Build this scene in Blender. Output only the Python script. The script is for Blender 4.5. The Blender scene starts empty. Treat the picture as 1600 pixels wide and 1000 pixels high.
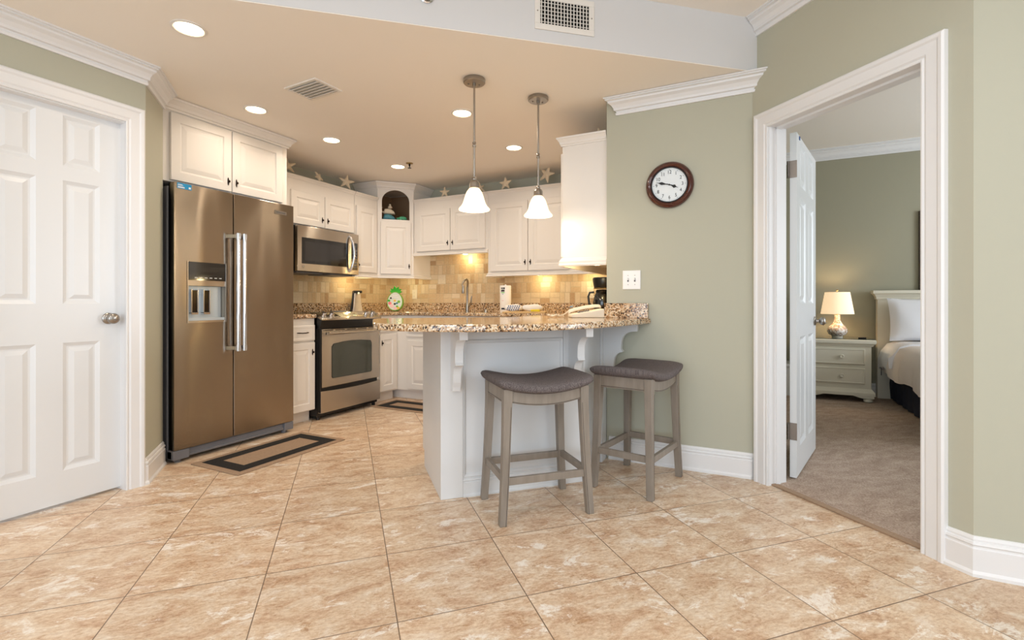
import bpy, bmesh, math, random
from mathutils import Vector, Matrix
R = math.radians
S = bpy.context.scene
COL = S.collection
random.seed(7)

# ------------------------------------------------------------------ camera
CAMH = 1.04
cd = bpy.data.cameras.new('camera'); cam = bpy.data.objects.new('camera', cd); COL.objects.link(cam)
cd.sensor_width = 36; cd.lens = 17.1; cd.shift_y = -27/1600; cd.clip_start = 0.05
cam.location = (0, 0, CAMH); cam.rotation_euler = (R(90), 0, R(26.3))
S.camera = cam

# ------------------------------------------------------------------ world, exposure
w = bpy.data.worlds.new('world'); S.world = w; w.use_nodes = True
bg = w.node_tree.nodes['Background']; bg.inputs[0].default_value = (0.80, 0.90, 1.0, 1); bg.inputs[1].default_value = 1.0
S.view_settings.view_transform = 'Standard'; S.view_settings.look = 'None'
S.view_settings.exposure = 0.06; S.view_settings.gamma = 1.0; S.view_settings.use_curve_mapping = False
S.cycles.use_denoising = True
S.cycles.max_bounces = 10; S.cycles.diffuse_bounces = 6; S.cycles.glossy_bounces = 5
S.cycles.sample_clamp_indirect = 6.0
S.cycles.caustics_reflective = False; S.cycles.caustics_refractive = False

# ------------------------------------------------------------------ large lights (daylight through windows, added overhead and bedroom fill)
LIV = 11
def area(name, loc, target, sx, sy, power, color, spread=180, shape='RECTANGLE'):
    l = bpy.data.lights.new(name, 'AREA'); l.shape = shape; l.size = sx
    if shape in ('RECTANGLE', 'ELLIPSE'): l.size_y = sy
    l.energy = power; l.color = color; l.spread = R(spread)
    o = bpy.data.objects.new(name, l); COL.objects.link(o); o.location = loc
    d = Vector(target) - Vector(loc); o.rotation_euler = d.to_track_quat('-Z', 'Y').to_euler()
    return o
area('daylight_living', (0.4, -3.45, 1.35), (0.4, 3, 1.35), 5.2, 2.2, 115, (0.74, 0.87, 1.0))
area('added_bedroom_daylight', (4.35, 4.6, 1.5), (0, 4.9, 1.2), 1.8, 1.7, 95, (0.84, 0.92, 1.0))  # added to brighten the bedroom, as from an unseen window
for q in ((0.35, 1.15), (-1.3, -.1), (1.9, .6), (-.1, -1.3), (2.2, -1.4), (-2.2, -1.6)):   # added soft fill without fixtures, shades island and stools from above
    area('overhead_fill', (q[0], q[1], 2.695), (q[0], q[1], 0), .55, .55, LIV, (.93, .96, 1.0), 170, 'DISK')
area('daylight_side', (3.75, -0.6, 1.4), (-3, 0.6, 1.3), 2.2, 1.8, 25, (0.80, 0.90, 1.0))

# ------------------------------------------------------------------ materials
def nt(name):
    m = bpy.data.materials.new(name); m.use_nodes = True
    return m, m.node_tree, m.node_tree.nodes['Principled BSDF']
def lin(h):
    c = [int(h[i:i+2], 16)/255 for i in (0, 2, 4)]
    return tuple([(v/12.92 if v <= .04045 else ((v+.055)/1.055)**2.4) for v in c] + [1])
def simple(name, hexc, rough=.5, metal=0, spec=.5, bump=0, bscale=200, coat=0, emit=None, es=0, trans=0, aniso=0, noise=0, nscale=8):
    m, t, b = nt(name)
    b.inputs['Base Color'].default_value = lin(hexc); b.inputs['Roughness'].default_value = rough
    b.inputs['Metallic'].default_value = metal; b.inputs['Specular IOR Level'].default_value = spec
    if coat: b.inputs['Coat Weight'].default_value = coat; b.inputs['Coat Roughness'].default_value = .08
    if trans: b.inputs['Transmission Weight'].default_value = trans
    if aniso: b.inputs['Anisotropic'].default_value = aniso
    if emit: b.inputs['Emission Color'].default_value = lin(emit); b.inputs['Emission Strength'].default_value = es
    tc = None
    if bump or noise:
        tc = t.nodes.new('ShaderNodeTexCoord')
    if bump:
        n = t.nodes.new('ShaderNodeTexNoise'); n.inputs['Scale'].default_value = bscale; n.inputs['Detail'].default_value = 3
        t.links.new(tc.outputs['Object'], n.inputs['Vector'])
        bp = t.nodes.new('ShaderNodeBump'); bp.inputs['Strength'].default_value = bump; bp.inputs['Distance'].default_value = .002
        t.links.new(n.outputs['Fac'], bp.inputs['Height']); t.links.new(bp.outputs['Normal'], b.inputs['Normal'])
    if noise:
        n = t.nodes.new('ShaderNodeTexNoise'); n.inputs['Scale'].default_value = nscale; n.inputs['Detail'].default_value = 5
        t.links.new(tc.outputs['Object'], n.inputs['Vector'])
        mx = t.nodes.new('ShaderNodeMix'); mx.data_type = 'RGBA'; mx.blend_type = 'MULTIPLY'
        mx.inputs['Factor'].default_value = 1; mx.inputs['A'].default_value = lin(hexc)
        rp = t.nodes.new('ShaderNodeValToRGB'); rp.color_ramp.elements[0].position = .3; rp.color_ramp.elements[1].position = .7
        v = 1-noise; rp.color_ramp.elements[0].color = (v, v, v, 1)
        t.links.new(n.outputs['Fac'], rp.inputs['Fac']); t.links.new(rp.outputs['Color'], mx.inputs['B'])
        t.links.new(mx.outputs['Result'], b.inputs['Base Color'])
    return m

class G:
    """tiny node-graph helper"""
    def __init__(s, t): s.t = t
    def m(s, op, a, b=None, c=None):
        n = s.t.nodes.new('ShaderNodeMath'); n.operation = op
        for k, v in enumerate((a, b, c)):
            if v is None: continue
            if isinstance(v, (int, float)): n.inputs[k].default_value = v
            else: s.t.links.new(v, n.inputs[k])
        return n.outputs[0]
    def xyz(s, x, y, z=0):
        n = s.t.nodes.new('ShaderNodeCombineXYZ')
        for k, v in enumerate((x, y, z)):
            if isinstance(v, (int, float)): n.inputs[k].default_value = v
            else: s.t.links.new(v, n.inputs[k])
        return n.outputs[0]
    def pos(s):
        g = s.t.nodes.new('ShaderNodeNewGeometry'); q = s.t.nodes.new('ShaderNodeSeparateXYZ')
        s.t.links.new(g.outputs['Position'], q.inputs[0]); return q.outputs
    def white(s, vec, out='Value'):
        n = s.t.nodes.new('ShaderNodeTexWhiteNoise'); s.t.links.new(vec, n.inputs['Vector']); return n.outputs[out]
    def noise(s, vec, scale, detail=4, rough=.55, dist=0):
        n = s.t.nodes.new('ShaderNodeTexNoise'); s.t.links.new(vec, n.inputs['Vector'])
        n.inputs['Scale'].default_value = scale; n.inputs['Detail'].default_value = detail
        n.inputs['Roughness'].default_value = rough; n.inputs['Distortion'].default_value = dist
        return n.outputs['Fac']
    def ramp(s, fac, stops, interp='LINEAR'):
        n = s.t.nodes.new('ShaderNodeValToRGB'); e = n.color_ramp.elements; n.color_ramp.interpolation = interp
        while len(e) < len(stops): e.new(.5)
        for k, (p, c) in enumerate(stops): e[k].position = p; e[k].color = lin(c) if isinstance(c, str) else (c, c, c, 1)
        s.t.links.new(fac, n.inputs['Fac']); return n.outputs['Color']
    def mix(s, fac, a, b, mode='MIX'):
        n = s.t.nodes.new('ShaderNodeMix'); n.data_type = 'RGBA'; n.blend_type = mode
        for k, v in (('Factor', fac), ('A', a), ('B', b)):
            if isinstance(v, (int, float)): n.inputs[k].default_value = v
            elif isinstance(v, tuple): n.inputs[k].default_value = v
            else: s.t.links.new(v, n.inputs[k])
        return n.outputs['Result']
    def bump(s, h, strength, dist, b):
        n = s.t.nodes.new('ShaderNodeBump'); n.inputs['Strength'].default_value = strength; n.inputs['Distance'].default_value = dist
        s.t.links.new(h, n.inputs['Height']); s.t.links.new(n.outputs['Normal'], b.inputs['Normal'])

def mat_floor():
    m, t, b = nt('floor_travertine_tile'); g = G(t)
    x, y, z = g.pos()
    TS = TILE_S; c = math.sqrt(.5)
    u = g.m('DIVIDE', g.m('ADD', g.m('MULTIPLY', g.m('SUBTRACT', x, TILE_O[0]), c), g.m('MULTIPLY', g.m('SUBTRACT', y, TILE_O[1]), c)), TS)
    v = g.m('DIVIDE', g.m('ADD', g.m('MULTIPLY', g.m('SUBTRACT', x, TILE_O[0]), c), g.m('MULTIPLY', g.m('SUBTRACT', y, TILE_O[1]), -c)), TS)
    fu, fv = g.m('FLOOR', u), g.m('FLOOR', v)
    a, d = g.m('SUBTRACT', u, fu), g.m('SUBTRACT', v, fv)
    du = g.m('MINIMUM', a, g.m('SUBTRACT', 1, a)); dv = g.m('MINIMUM', d, g.m('SUBTRACT', 1, d))
    edge = g.m('MINIMUM', du, dv)
    grout = g.m('LESS_THAN', edge, .0042)
    r1 = g.white(g.xyz(fu, fv, 1)); r2 = g.white(g.xyz(fu, fv, 5))
    pv = g.xyz(g.m('ADD', g.m('MULTIPLY', u, .55), g.m('MULTIPLY', r1, 37)), g.m('ADD', v, g.m('MULTIPLY', r2, 23)), 0)
    n1 = g.noise(pv, 5.5, 14, .74, .6); n2 = g.noise(pv, 3.6, 14, .78, .5); n3 = g.noise(pv, 38, 8, .8)
    base = g.ramp(n1, [(.30, 'A48467'), (.41, 'BFA189'), (.50, 'D0B8A0'), (.59, 'DAC8B5'), (.70, 'E5DACF')])
    wht = g.ramp(n2, [(.555, 0.0), (.60, .8)]); col = g.mix(wht, base, lin('F1EAE2'))
    brn = g.ramp(g.noise(pv, 7, 14, .82, .8), [(.37, .85), (.45, 0.0)]); col = g.mix(brn, col, lin('A57F5E'))
    col = g.mix(.7, col, g.ramp(n3, [(.34, '856A52'), (.60, 'FBF2E6')]), 'SOFT_LIGHT')
    tone = g.m('ADD', .88, g.m('MULTIPLY', g.white(g.xyz(fu, fv, 9)), .1))
    col = g.mix(1.0, col, g.xyz(tone, tone, tone), 'MULTIPLY')
    col = g.mix(grout, col, lin('7B6654'))
    t.links.new(col, b.inputs['Base Color'])
    b.inputs['Roughness'].default_value = .34; b.inputs['Specular IOR Level'].default_value = .4
    h = g.m('ADD', g.m('MULTIPLY', g.m('LESS_THAN', edge, .0055), -1), g.m('MULTIPLY', n3, .22))
    g.bump(h, .5, .002, b)
    return m

def mat_backsplash():
    m, t, b = nt('tumbled_stone_mosaic'); g = G(t)
    x, y, z = g.pos()
    C = .112
    u = g.m('DIVIDE', g.m('ADD', x, y), C); v = g.m('DIVIDE', g.m('SUBTRACT', z, 1.035), C)
    fv = g.m('FLOOR', v); u = g.m('ADD', u, g.m('MULTIPLY', g.white(g.xyz(fv, 3, 3)), .7)); fu = g.m('FLOOR', u)
    a, d = g.m('SUBTRACT', u, fu), g.m('SUBTRACT', v, fv)
    ty = g.white(g.xyz(fu, fv, 2))
    sv = g.m('LESS_THAN', ty, .42); sh = g.m('GREATER_THAN', ty, .62)
    a2 = g.m('MULTIPLY', a, g.m('ADD', 1, sv)); d2 = g.m('MULTIPLY', d, g.m('ADD', 1, sh))
    ia, idd = g.m('FLOOR', a2), g.m('FLOOR', d2); fa, fd = g.m('SUBTRACT', a2, ia), g.m('SUBTRACT', d2, idd)
    ea = g.m('DIVIDE', g.m('MINIMUM', fa, g.m('SUBTRACT', 1, fa)), g.m('ADD', 1, sv))
    ed = g.m('DIVIDE', g.m('MINIMUM', fd, g.m('SUBTRACT', 1, fd)), g.m('ADD', 1, sh))
    e = g.m('MINIMUM', ea, ed)
    cid = g.xyz(g.m('ADD', g.m('MULTIPLY', fu, 2), ia), g.m('ADD', g.m('MULTIPLY', fv, 2), idd), 7)
    r = g.white(cid)
    col = g.ramp(r, [(0, 'B2977A'), (.12, 'C6AE90'), (.35, 'CDB799'), (.6, 'D2BFA3'), (.85, 'D8C8B0'), (1, 'E0D3C0')])
    n = g.noise(g.xyz(g.m('ADD', u, g.m('MULTIPLY', r, 20)), v, 0), 5, 6, .65)
    col = g.mix(.4, col, g.ramp(n, [(.3, 'A08055'), (.7, 'F0E0C0')]), 'SOFT_LIGHT')
    col = g.mix(g.m('LESS_THAN', e, .024), col, lin('C3B294'))
    t.links.new(col, b.inputs['Base Color']); b.inputs['Roughness'].default_value = .55
    g.bump(g.ramp(e, [(0.01, 0.0), (.05, 1.0)]), .5, .002, b)
    return m

def mat_granite():
    m, t, b = nt('speckled_granite'); g = G(t)
    x, y, z = g.pos(); p = g.xyz(x, y, z)
    n0 = g.noise(p, 18, 4, .6)
    vo = t.nodes.new('ShaderNodeTexVoronoi'); vo.inputs['Scale'].default_value = 125
    nz = g.m('MULTIPLY', g.noise(p, 90, 2), .02); va = t.nodes.new('ShaderNodeVectorMath'); va.operation = 'ADD'; t.links.new(p, va.inputs[0]); t.links.new(g.xyz(nz, g.m('MULTIPLY', nz, -1), nz), va.inputs[1]); t.links.new(va.outputs[0], vo.inputs['Vector'])
    r = g.white(vo.outputs['Position'])
    rr = g.m('ADD', g.m('MULTIPLY', r, .72), g.m('MULTIPLY', n0, .42))
    col = g.ramp(rr, [(.0, '1E1713'), (.27, '30231B'), (.34, '65482F'), (.42, '97724E'), (.52, 'B8946D'), (.64, 'CFB28E'), (.80, 'DDCBB1'), (.98, 'E8DFD0')])
    fine = g.noise(p, 260, 2); col = g.mix(.5, col, g.ramp(fine, [(.35, '55453A'), (.6, 'E8DDD0')]), 'SOFT_LIGHT')
    t.links.new(col, b.inputs['Base Color']); b.inputs['Roughness'].default_value = .09
    b.inputs['Specular IOR Level'].default_value = .6
    return m

def mat_steel(name, hexc='B8AC9E', rough=.27, along='z'):
    m, t, b = nt(name); g = G(t)
    tc = t.nodes.new('ShaderNodeTexCoord'); mp = t.nodes.new('ShaderNodeMapping')
    mp.inputs['Scale'].default_value = (2, 2, 600) if along == 'h' else (600, 600, 2)
    t.links.new(tc.outputs['Object'], mp.inputs[0])
    n = g.noise(mp.outputs[0], 1, 3)
    wv = t.nodes.new('ShaderNodeMapping'); wv.inputs['Scale'].default_value = (2.2, 2.2, .9); t.links.new(tc.outputs['Object'], wv.inputs[0])
    n2 = g.noise(wv.outputs[0], 1.6, 1)
    b.inputs['Base Color'].default_value = lin(hexc); b.inputs['Metallic'].default_value = 1
    t.links.new(g.m('ADD', rough-.015, g.m('MULTIPLY', n, .03)), b.inputs['Roughness'])
    tg = t.nodes.new('ShaderNodeTangent'); tg.direction_type = 'RADIAL'; tg.axis = 'Z'; t.links.new(tg.outputs[0], b.inputs['Tangent'])
    b.inputs['Anisotropic'].default_value = 1.0; b.inputs['Anisotropic Rotation'].default_value = .25
    g.bump(g.m('ADD', g.m('MULTIPLY', n2, 1), g.m('MULTIPLY', n, .0015)), .5, .02, b)
    return m

def mat_carpet():
    m, t, b = nt('carpet_taupe'); g = G(t)
    x, y, z = g.pos(); p = g.xyz(x, y, z)
    n1 = g.noise(g.xyz(g.m('MULTIPLY', g.m('ADD', x, y), .5), g.m('SUBTRACT', x, y), 0), 9, 10, .72); n2 = g.noise(p, 130, 3, .7)
    col = g.ramp(n1, [(.3, 'A08F84'), (.5, 'B4A498'), (.7, 'C6B8AD')])
    col = g.mix(.8, col, g.ramp(n2, [(.3, '5E5048'), (.7, 'F0E6DC')]), 'SOFT_LIGHT')
    t.links.new(col, b.inputs['Base Color']); b.inputs['Roughness'].default_value = 1; b.inputs['Specular IOR Level'].default_value = .05
    g.bump(n2, 1, .006, b)
    return m

def mat_fabric():
    m, t, b = nt('woven_grey_fabric'); g = G(t)
    tc = t.nodes.new('ShaderNodeTexCoord'); q = t.nodes.new('ShaderNodeSeparateXYZ'); t.links.new(tc.outputs['Object'], q.inputs[0])
    v = g.xyz(g.m('MULTIPLY', q.outputs[0], 260), g.m('MULTIPLY', q.outputs[1], 700), g.m('MULTIPLY', q.outputs[2], 300))
    n = g.noise(v, 1, 2, .6); v2 = g.xyz(g.m('MULTIPLY', q.outputs[0], 700), g.m('MULTIPLY', q.outputs[1], 260), 0); n2 = g.noise(v2, 1, 2)
    mm = g.m('MULTIPLY', g.m('ADD', n, n2), .5)
    t.links.new(g.ramp(mm, [(.38, '473F40'), (.5, '665E5D'), (.62, '857D7B')]), b.inputs['Base Color'])
    b.inputs['Roughness'].default_value = .95; b.inputs['Specular IOR Level'].default_value = .1
    g.bump(mm, .6, .001, b)
    return m

def mat_wood(name, c1, c2, sc=(60, 60, 3), rough=.5):
    m, t, b = nt(name); g = G(t)
    tc = t.nodes.new('ShaderNodeTexCoord'); mp = t.nodes.new('ShaderNodeMapping'); mp.inputs['Scale'].default_value = sc
    t.links.new(tc.outputs['Object'], mp.inputs[0]); n = g.noise(mp.outputs[0], 1, 5, .6)
    t.links.new(g.ramp(n, [(.35, c1), (.65, c2)]), b.inputs['Base Color']); b.inputs['Roughness'].default_value = rough
    return m

TILE_O = (-2.307, 0.618); TILE_S = 0.4496

M = dict(
    floor=mat_floor(), mosaic=mat_backsplash(), granite=mat_granite(), carpet=mat_carpet(), fabric=mat_fabric(),
    steel=mat_steel('brushed_steel', 'A39788', .21, 'h'), steel_h=mat_steel('brushed_steel_horizontal', 'BFB5A8', .25, 'h'),
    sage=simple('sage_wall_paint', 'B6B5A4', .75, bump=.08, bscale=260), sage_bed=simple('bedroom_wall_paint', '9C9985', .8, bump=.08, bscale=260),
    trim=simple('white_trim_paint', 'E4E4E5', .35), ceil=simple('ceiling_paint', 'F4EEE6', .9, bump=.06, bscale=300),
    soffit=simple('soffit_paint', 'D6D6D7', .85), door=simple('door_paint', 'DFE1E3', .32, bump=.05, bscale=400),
    cab=simple('cabinet_paint', 'E6E1DB', .38), cabin=simple('cabinet_interior', '9A7B5C', .6), isl=simple('island_paint', 'D9DADB', .4),
    bronze=simple('oil_rubbed_bronze', '2A1D17', .38, .8), black=simple('black_plastic', '0C0B0B', .35),
    blackg=simple('black_glass', '0A0A0B', .06, coat=.5), dgrey=simple('dark_grey_plastic', '6C6D73', .5), grille=simple('grey_grille_plastic', '6F7076', .45),
    oveng=simple('oven_window_glass', '3C4038', .08, coat=.4), chrome=simple('chrome', 'DADADD', .12, 1), nickel=simple('satin_nickel', 'A59F98', .28, 1), hinge=simple('aged_nickel', '8C8279', .4, 1), mwg=simple('microwave_glass', '262527', .1, coat=.4),
    disp=simple('dispenser_silver', 'C9D2D8', .3, .5), white=simple('white_plastic', 'F2F2F2', .4), ivory=simple('ivory_plastic', 'E9DFCC', .5),
    blue=simple('blue_sticker', '1390C8', .4), clockw=simple('mahogany_frame', '48190F', .22, coat=.6), face=simple('clock_face', 'E3EAEE', .5),
    ink=simple('black_ink', '1A1A1C', .6), wood=mat_wood('greywashed_wood', '7F756A', '8D8378', (25, 25, 4)), woodd=simple('dark_groove', '4A4038', .6),
    matb=simple('mat_black_border', '16120F', .95, bump=.5, bscale=500), mato=simple('mat_tan_pile', 'A68B72', .98, bump=.6, bscale=500, noise=.2, nscale=90),
    cream=simple('cream_furniture_paint', 'D8D2C0', .45), linen=simple('white_bed_linen', 'E6E6EA', .85, bump=.15, bscale=40), pink=simple('beige_blanket', 'E8DFDA', .9, bump=.15, bscale=40),
    navy=simple('navy_bed_skirt', '14192E', .9), star=simple('dried_starfish', 'E6D4B8', .9, bump=.8, bscale=220),
    whale_b=simple('teal_ceramic', '4F93A3', .5, noise=.3, nscale=40), whale_w=simple('cream_ceramic', 'E4D6C0', .5, noise=.15, nscale=40), turtle=simple('green_ceramic', '5DBE92', .4, noise=.5, nscale=60),
    leaf=simple('bright_green', '2FB514', .4), rim=simple('green_rim', '7DB53C', .4), art=simple('pale_print', 'DDE6DE', .5), pinkp=simple('pink_print', 'EE7F86', .5), yel=simple('yellow_print', 'EBC24A', .5), lpink=simple('pale_pink_print', 'F2C9CC', .5),
    paper=simple('paper_towel', 'F4F1EC', .9, bump=.4, bscale=160), wrap=simple('clear_wrap', 'EFE9DF', .2), towel=simple('white_towel', 'EDECEC', .95, bump=.5, bscale=200), tblue=simple('blue_print', '3F5F98', .9),
    board=mat_wood('pale_wood_board', 'D8B47C', 'E6C893', (4, 60, 60)), sponge=simple('yellow_sponge', 'E8D23A', .9), glass=simple('clear_glass', 'E8F2EE', .03, trans=1), tint=simple('glass_top', '3A4038', .04, coat=.4),
    dark=simple('dark_void', '120E0B', .9), alu=simple('vent_white_metal', 'E6E2DC', .45), pic=simple('picture_frame_dark', '3C3026', .4),
    brass=simple('warm_brass', 'B0905A', .3, 1), water=simple('green_glass', '9FC7B8', .1, coat=.5),
)
def glow(name, hexc, strength, base='FFFFFF', rough=.4):
    return simple(name, base, rough, emit=hexc, es=strength)
M['bulb'] = glow('recessed_bulb_lens', 'FFE2B4', 14); M['puck'] = glow('puck_lens', 'FFE08A', 10)
M['shade'] = glow('frosted_glass_shade', 'FFDFA8', 1.7, 'FFF6E6'); M['lshade'] = glow('lit_linen_shade', 'FFD9A8', .75, 'F4E6D2', .9)
M['alabaster'] = glow('warm_tint_glass', 'FFCB86', 1.2, 'FFEBD0')
def mat_pearl():
    m, t, b = nt('mother_of_pearl_mosaic'); g = G(t)
    tc = t.nodes.new('ShaderNodeTexCoord'); vo = t.nodes.new('ShaderNodeTexVoronoi'); vo.inputs['Scale'].default_value = 70
    t.links.new(tc.outputs['Object'], vo.inputs['Vector'])
    t.links.new(g.ramp(g.white(vo.outputs['Position']), [(0, '9C7B66'), (.3, 'CDB6A4'), (.6, 'E9DDD2'), (1, 'F5F0EB')]), b.inputs['Base Color'])
    b.inputs['Roughness'].default_value = .18
    return m
M['pearl'] = mat_pearl()

# ------------------------------------------------------------------ mesh helpers
class MB:
    def __init__(s): s.bm = bmesh.new()
    def face(s, pts):
        try: return s.bm.faces.new([s.bm.verts.new(p) for p in pts])
        except ValueError: return None
    def box(s, x0, x1, y0, y1, z0, z1, mt=None):
        v = [Vector((x, y, z)) for x in (x0, x1) for y in (y0, y1) for z in (z0, z1)]
        if mt: v = [mt @ q for q in v]
        v = [s.bm.verts.new(q) for q in v]
        for f in ((0, 1, 3, 2), (4, 6, 7, 5), (0, 4, 5, 1), (2, 3, 7, 6), (0, 2, 6, 4), (1, 5, 7, 3)): s.bm.faces.new([v[i] for i in f])
        return s
    def loft(s, rings, cap0=True, cap1=True, closed=True):
        R_ = [[s.bm.verts.new(p) for p in r] for r in rings]; n = len(R_[0])
        for a, b in zip(R_, R_[1:]):
            for i in range(n if closed else n-1):
                j = (i+1) % n
                s.bm.faces.new((a[i], a[j], b[j], b[i]))
        if cap0: s.bm.faces.new(list(reversed(R_[0])))
        if cap1: s.bm.faces.new(R_[-1])
        return s
    def prism(s, poly, z0, z1, plane='xy'):
        f = {'xy': lambda a, b, c: (a, b, c), 'xz': lambda a, b, c: (a, c, b), 'yz': lambda a, b, c: (c, a, b)}[plane]
        return s.loft([[f(a, b, z0) for a, b in poly], [f(a, b, z1) for a, b in poly]])
    def lathe(s, prof, c=(0, 0, 0), n=32, axis='z', cap=True, mt=None):
        rings = []
        for r, h in prof:
            ring = []
            for k in range(n):
                a = 2*math.pi*k/n; x, y = max(r, 1e-4)*math.cos(a), max(r, 1e-4)*math.sin(a)
                p = {'z': (x, y, h), 'y': (x, h, y), 'x': (h, x, y)}[axis]
                p = Vector(p)+Vector(c)
                ring.append(mt @ p if mt else p)
            rings.append(ring)
        return s.loft(rings, cap, cap)
    def tube(s, pts, r, n=10, cap=True):
        pts = [Vector(p) for p in pts]; rings = []; up = None
        for i, p in enumerate(pts):
            d = (pts[min(i+1, len(pts)-1)]-pts[max(i-1, 0)]).normalized()
            if up is None:
                up = Vector((0, 0, 1)) if abs(d.z) < .9 else Vector((1, 0, 0))
            a = d.cross(up).normalized(); b = a.cross(d).normalized(); up = b
            rr = r[i] if isinstance(r, (list, tuple)) else r
            rings.append([p+a*math.cos(2*math.pi*k/n)*rr+b*math.sin(2*math.pi*k/n)*rr for k in range(n)])
        return s.loft(rings, cap, cap)
    def sphere(s, c, rx, ry=None, rz=None, n=16):
        ry = ry or rx; rz = rz or rx
        m = Matrix.Translation(c) @ Matrix.Diagonal((rx, ry, rz, 1))
        bmesh.ops.create_uvsphere(s.bm, u_segments=n, v_segments=max(6, n//2), radius=1, matrix=m); return s
    def panel(s, x0, x1, z0, z1, y0, y1, prof, fillback=True):
        """slab front at y=y0 (facing -y) with concentric ring profile (inset, depth)"""
        rings = [[(x0, y1, z0), (x1, y1, z0), (x1, y1, z1), (x0, y1, z1)]]
        for i, d in prof:
            rings.append([(x0+i, y0+d, z0+i), (x1-i, y0+d, z0+i), (x1-i, y0+d, z1-i), (x0+i, y0+d, z1-i)])
        return s.loft(rings)
    def moulding(s, path, prof, side=1, closed=False):
        """profile (out, z) swept along a plan path (x,y); out is to the right of travel when side=1"""
        P = [Vector(p) for p in path]; rings = []
        n = len(P)
        for i in range(n):
            def nrm(a, b):
                d = (b-a).normalized(); return Vector((d.y, -d.x))*side
            if i == 0: o = nrm(P[0], P[1])
            elif i == n-1: o = nrm(P[-2], P[-1])
            else:
                a, b = nrm(P[i-1], P[i]), nrm(P[i], P[i+1]); o = (a+b).normalized(); o = o/max(.3, o.dot(a))
            rings.append([(P[i].x+o.x*u, P[i].y+o.y*u, z) for u, z in prof])
        return s.loft(rings)
    def build(s, name, mat, parent=None, smooth=None, bevel=0, sub=0, loc=None, rot=None):
        bmesh.ops.recalc_face_normals(s.bm, faces=s.bm.faces[:])
        me = bpy.data.meshes.new(name); s.bm.to_mesh(me); s.bm.free()
        o = bpy.data.objects.new(name, me); COL.objects.link(o); me.materials.append(M[mat] if isinstance(mat, str) else mat)
        if parent: o.parent = parent
        if loc: o.location = loc
        if rot is not None: o.rotation_euler = (0, 0, rot)
        if smooth is not None:
            me.polygons.foreach_set('use_smooth', [True]*len(me.polygons))
            me.set_sharp_from_angle(angle=R(smooth))
        if bevel:
            b = o.modifiers.new('bevel', 'BEVEL'); b.width = bevel; b.segments = 2; b.limit_method = 'ANGLE'; b.angle_limit = R(40)
            if smooth is None:
                b.harden_normals = False
        if sub:
            q = o.modifiers.new('sub', 'SUBSURF'); q.levels = sub; q.render_levels = sub
        return o
def tag(o, label, cat, group=None, kind=None):
    o['label'] = label; o['category'] = cat
    if group: o['group'] = group
    if kind: o['kind'] = kind
    return o
def thing(name, loc, rz, label, cat, group=None):
    o = bpy.data.objects.new(name, None); COL.objects.link(o); o.location = loc; o.rotation_euler = (0, 0, rz); o.empty_display_size = .1
    return tag(o, label, cat, group)
def struct(o): o['kind'] = 'structure'; return o
def lab(o, l): o['label'] = l; return o
def copy_tree(o, parent=None):
    c = o.copy(); COL.objects.link(c); c.parent = parent
    for ch in o.children: copy_tree(ch, c)
    return c
def B(*a): return MB().box(*a)
RING_DOOR = [(0, .003), (.003, 0), (.058, 0), (.063, .007), (.072, .008), (.078, .006), (.098, .0015), (.102, .001)]
RING_FLAT = [(0, .003), (.004, 0), (.012, 0)]
SQ = math.sqrt(.5)

# ------------------------------------------------------------------ structure
ZK, ZL, ZB = 2.39, 2.70, 2.79      # kitchen, living and bedroom ceiling heights
C0 = Vector((0, 3.21))              # corner of clock wall and doorway wall
def dw(s, d=0): return (C0.x+(s+d)*SQ, C0.y-(s-d)*SQ)     # point s along the doorway wall, d behind its face
SO0 = Vector((.024, 3.186)); SOD = Vector((-1.989, -1.70)).normalized()   # soffit line
def so(t, d=0): return (SO0.x+SOD.x*t+SOD.y*d, SO0.y+SOD.y*t-SOD.x*d)     # d>0: towards the kitchen

f = struct(B(-4.3, 4.6, -4, 3.4, -.06, 0).prism([(-4.3, 3.4), (-.82, 3.4), (-.82, 4.9), (-4.3, 4.9)], -.06, 0).build('floor', 'floor'))
T = .12
# tile stops at the doorway; the carpet starts behind it
cp = [dw(-.06, .05), dw(1.14, .05), (4.5, dw(1.14, .05)[1]), (4.5, 6.7), (-.8, 6.7), (-.8, 3.30)]
struct(MB().prism(cp, 0, .006).build('floor', 'carpet'))
th = MB().prism([dw(.115, .015), dw(.90, .015), dw(.90, .055), dw(.115, .055)], 0, .009).build('trim_1', 'mato', bevel=.003); struct(th)
# walls
struct(MB().prism([(-3.12, 1.57), (-3.40, 1.81), (-3.52, 1.81), (-3.24, 1.57)], 0, ZK).build('wall_left_corner', 'sage'))
wl = MB(); wl.box(-3.24, -3.12, -4, .84, 0, ZL).box(-3.24, -3.12, 1.473, 1.57, 0, ZL).box(-3.24, -3.12, .84, 1.473, 2.045, ZL)
struct(wl.build('wall_left', 'sage'))
struct(B(-4.19, -4.07, 1.69, 4.92, 0, ZK).build('wall_kitchen_left', 'sage'))
struct(B(-4.07, -3.43, 1.69, 1.81, 0, ZK).build('wall_fridge_side', 'sage'))
struct(B(-4.07, -.757, 4.80, 4.92, 0, ZK+.4).build('wall_kitchen_back', 'sage'))
struct(B(-.877, -.757, 3.335, 4.80, 0, ZK+.4).build('wall_kitchen_right', 'sage'))
struct(MB().prism([(-.877, 3.21), (0, 3.21), dw(0, .12), (0.05, 3.335), (-.877, 3.335)], 0, ZL).build('wall_clock', 'sage'))
wd = MB()
wd.prism([dw(0), dw(.115), dw(.115, T), dw(0, T)], 0, ZL).prism([dw(.905), dw(1.073), dw(1.14, T), dw(.905, T)], 0, ZL).prism([dw(.115), dw(.905), dw(.905, T), dw(.115, T)], 2.05, ZL)
struct(wd.build('wall_doorway', 'sage'))
cr = dw(1.073)
struct(MB().prism([cr, (4.2, cr[1]), (4.2, cr[1]+T), dw(1.14, T)], 0, ZL).build('wall_right', 'sage'))
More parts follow.
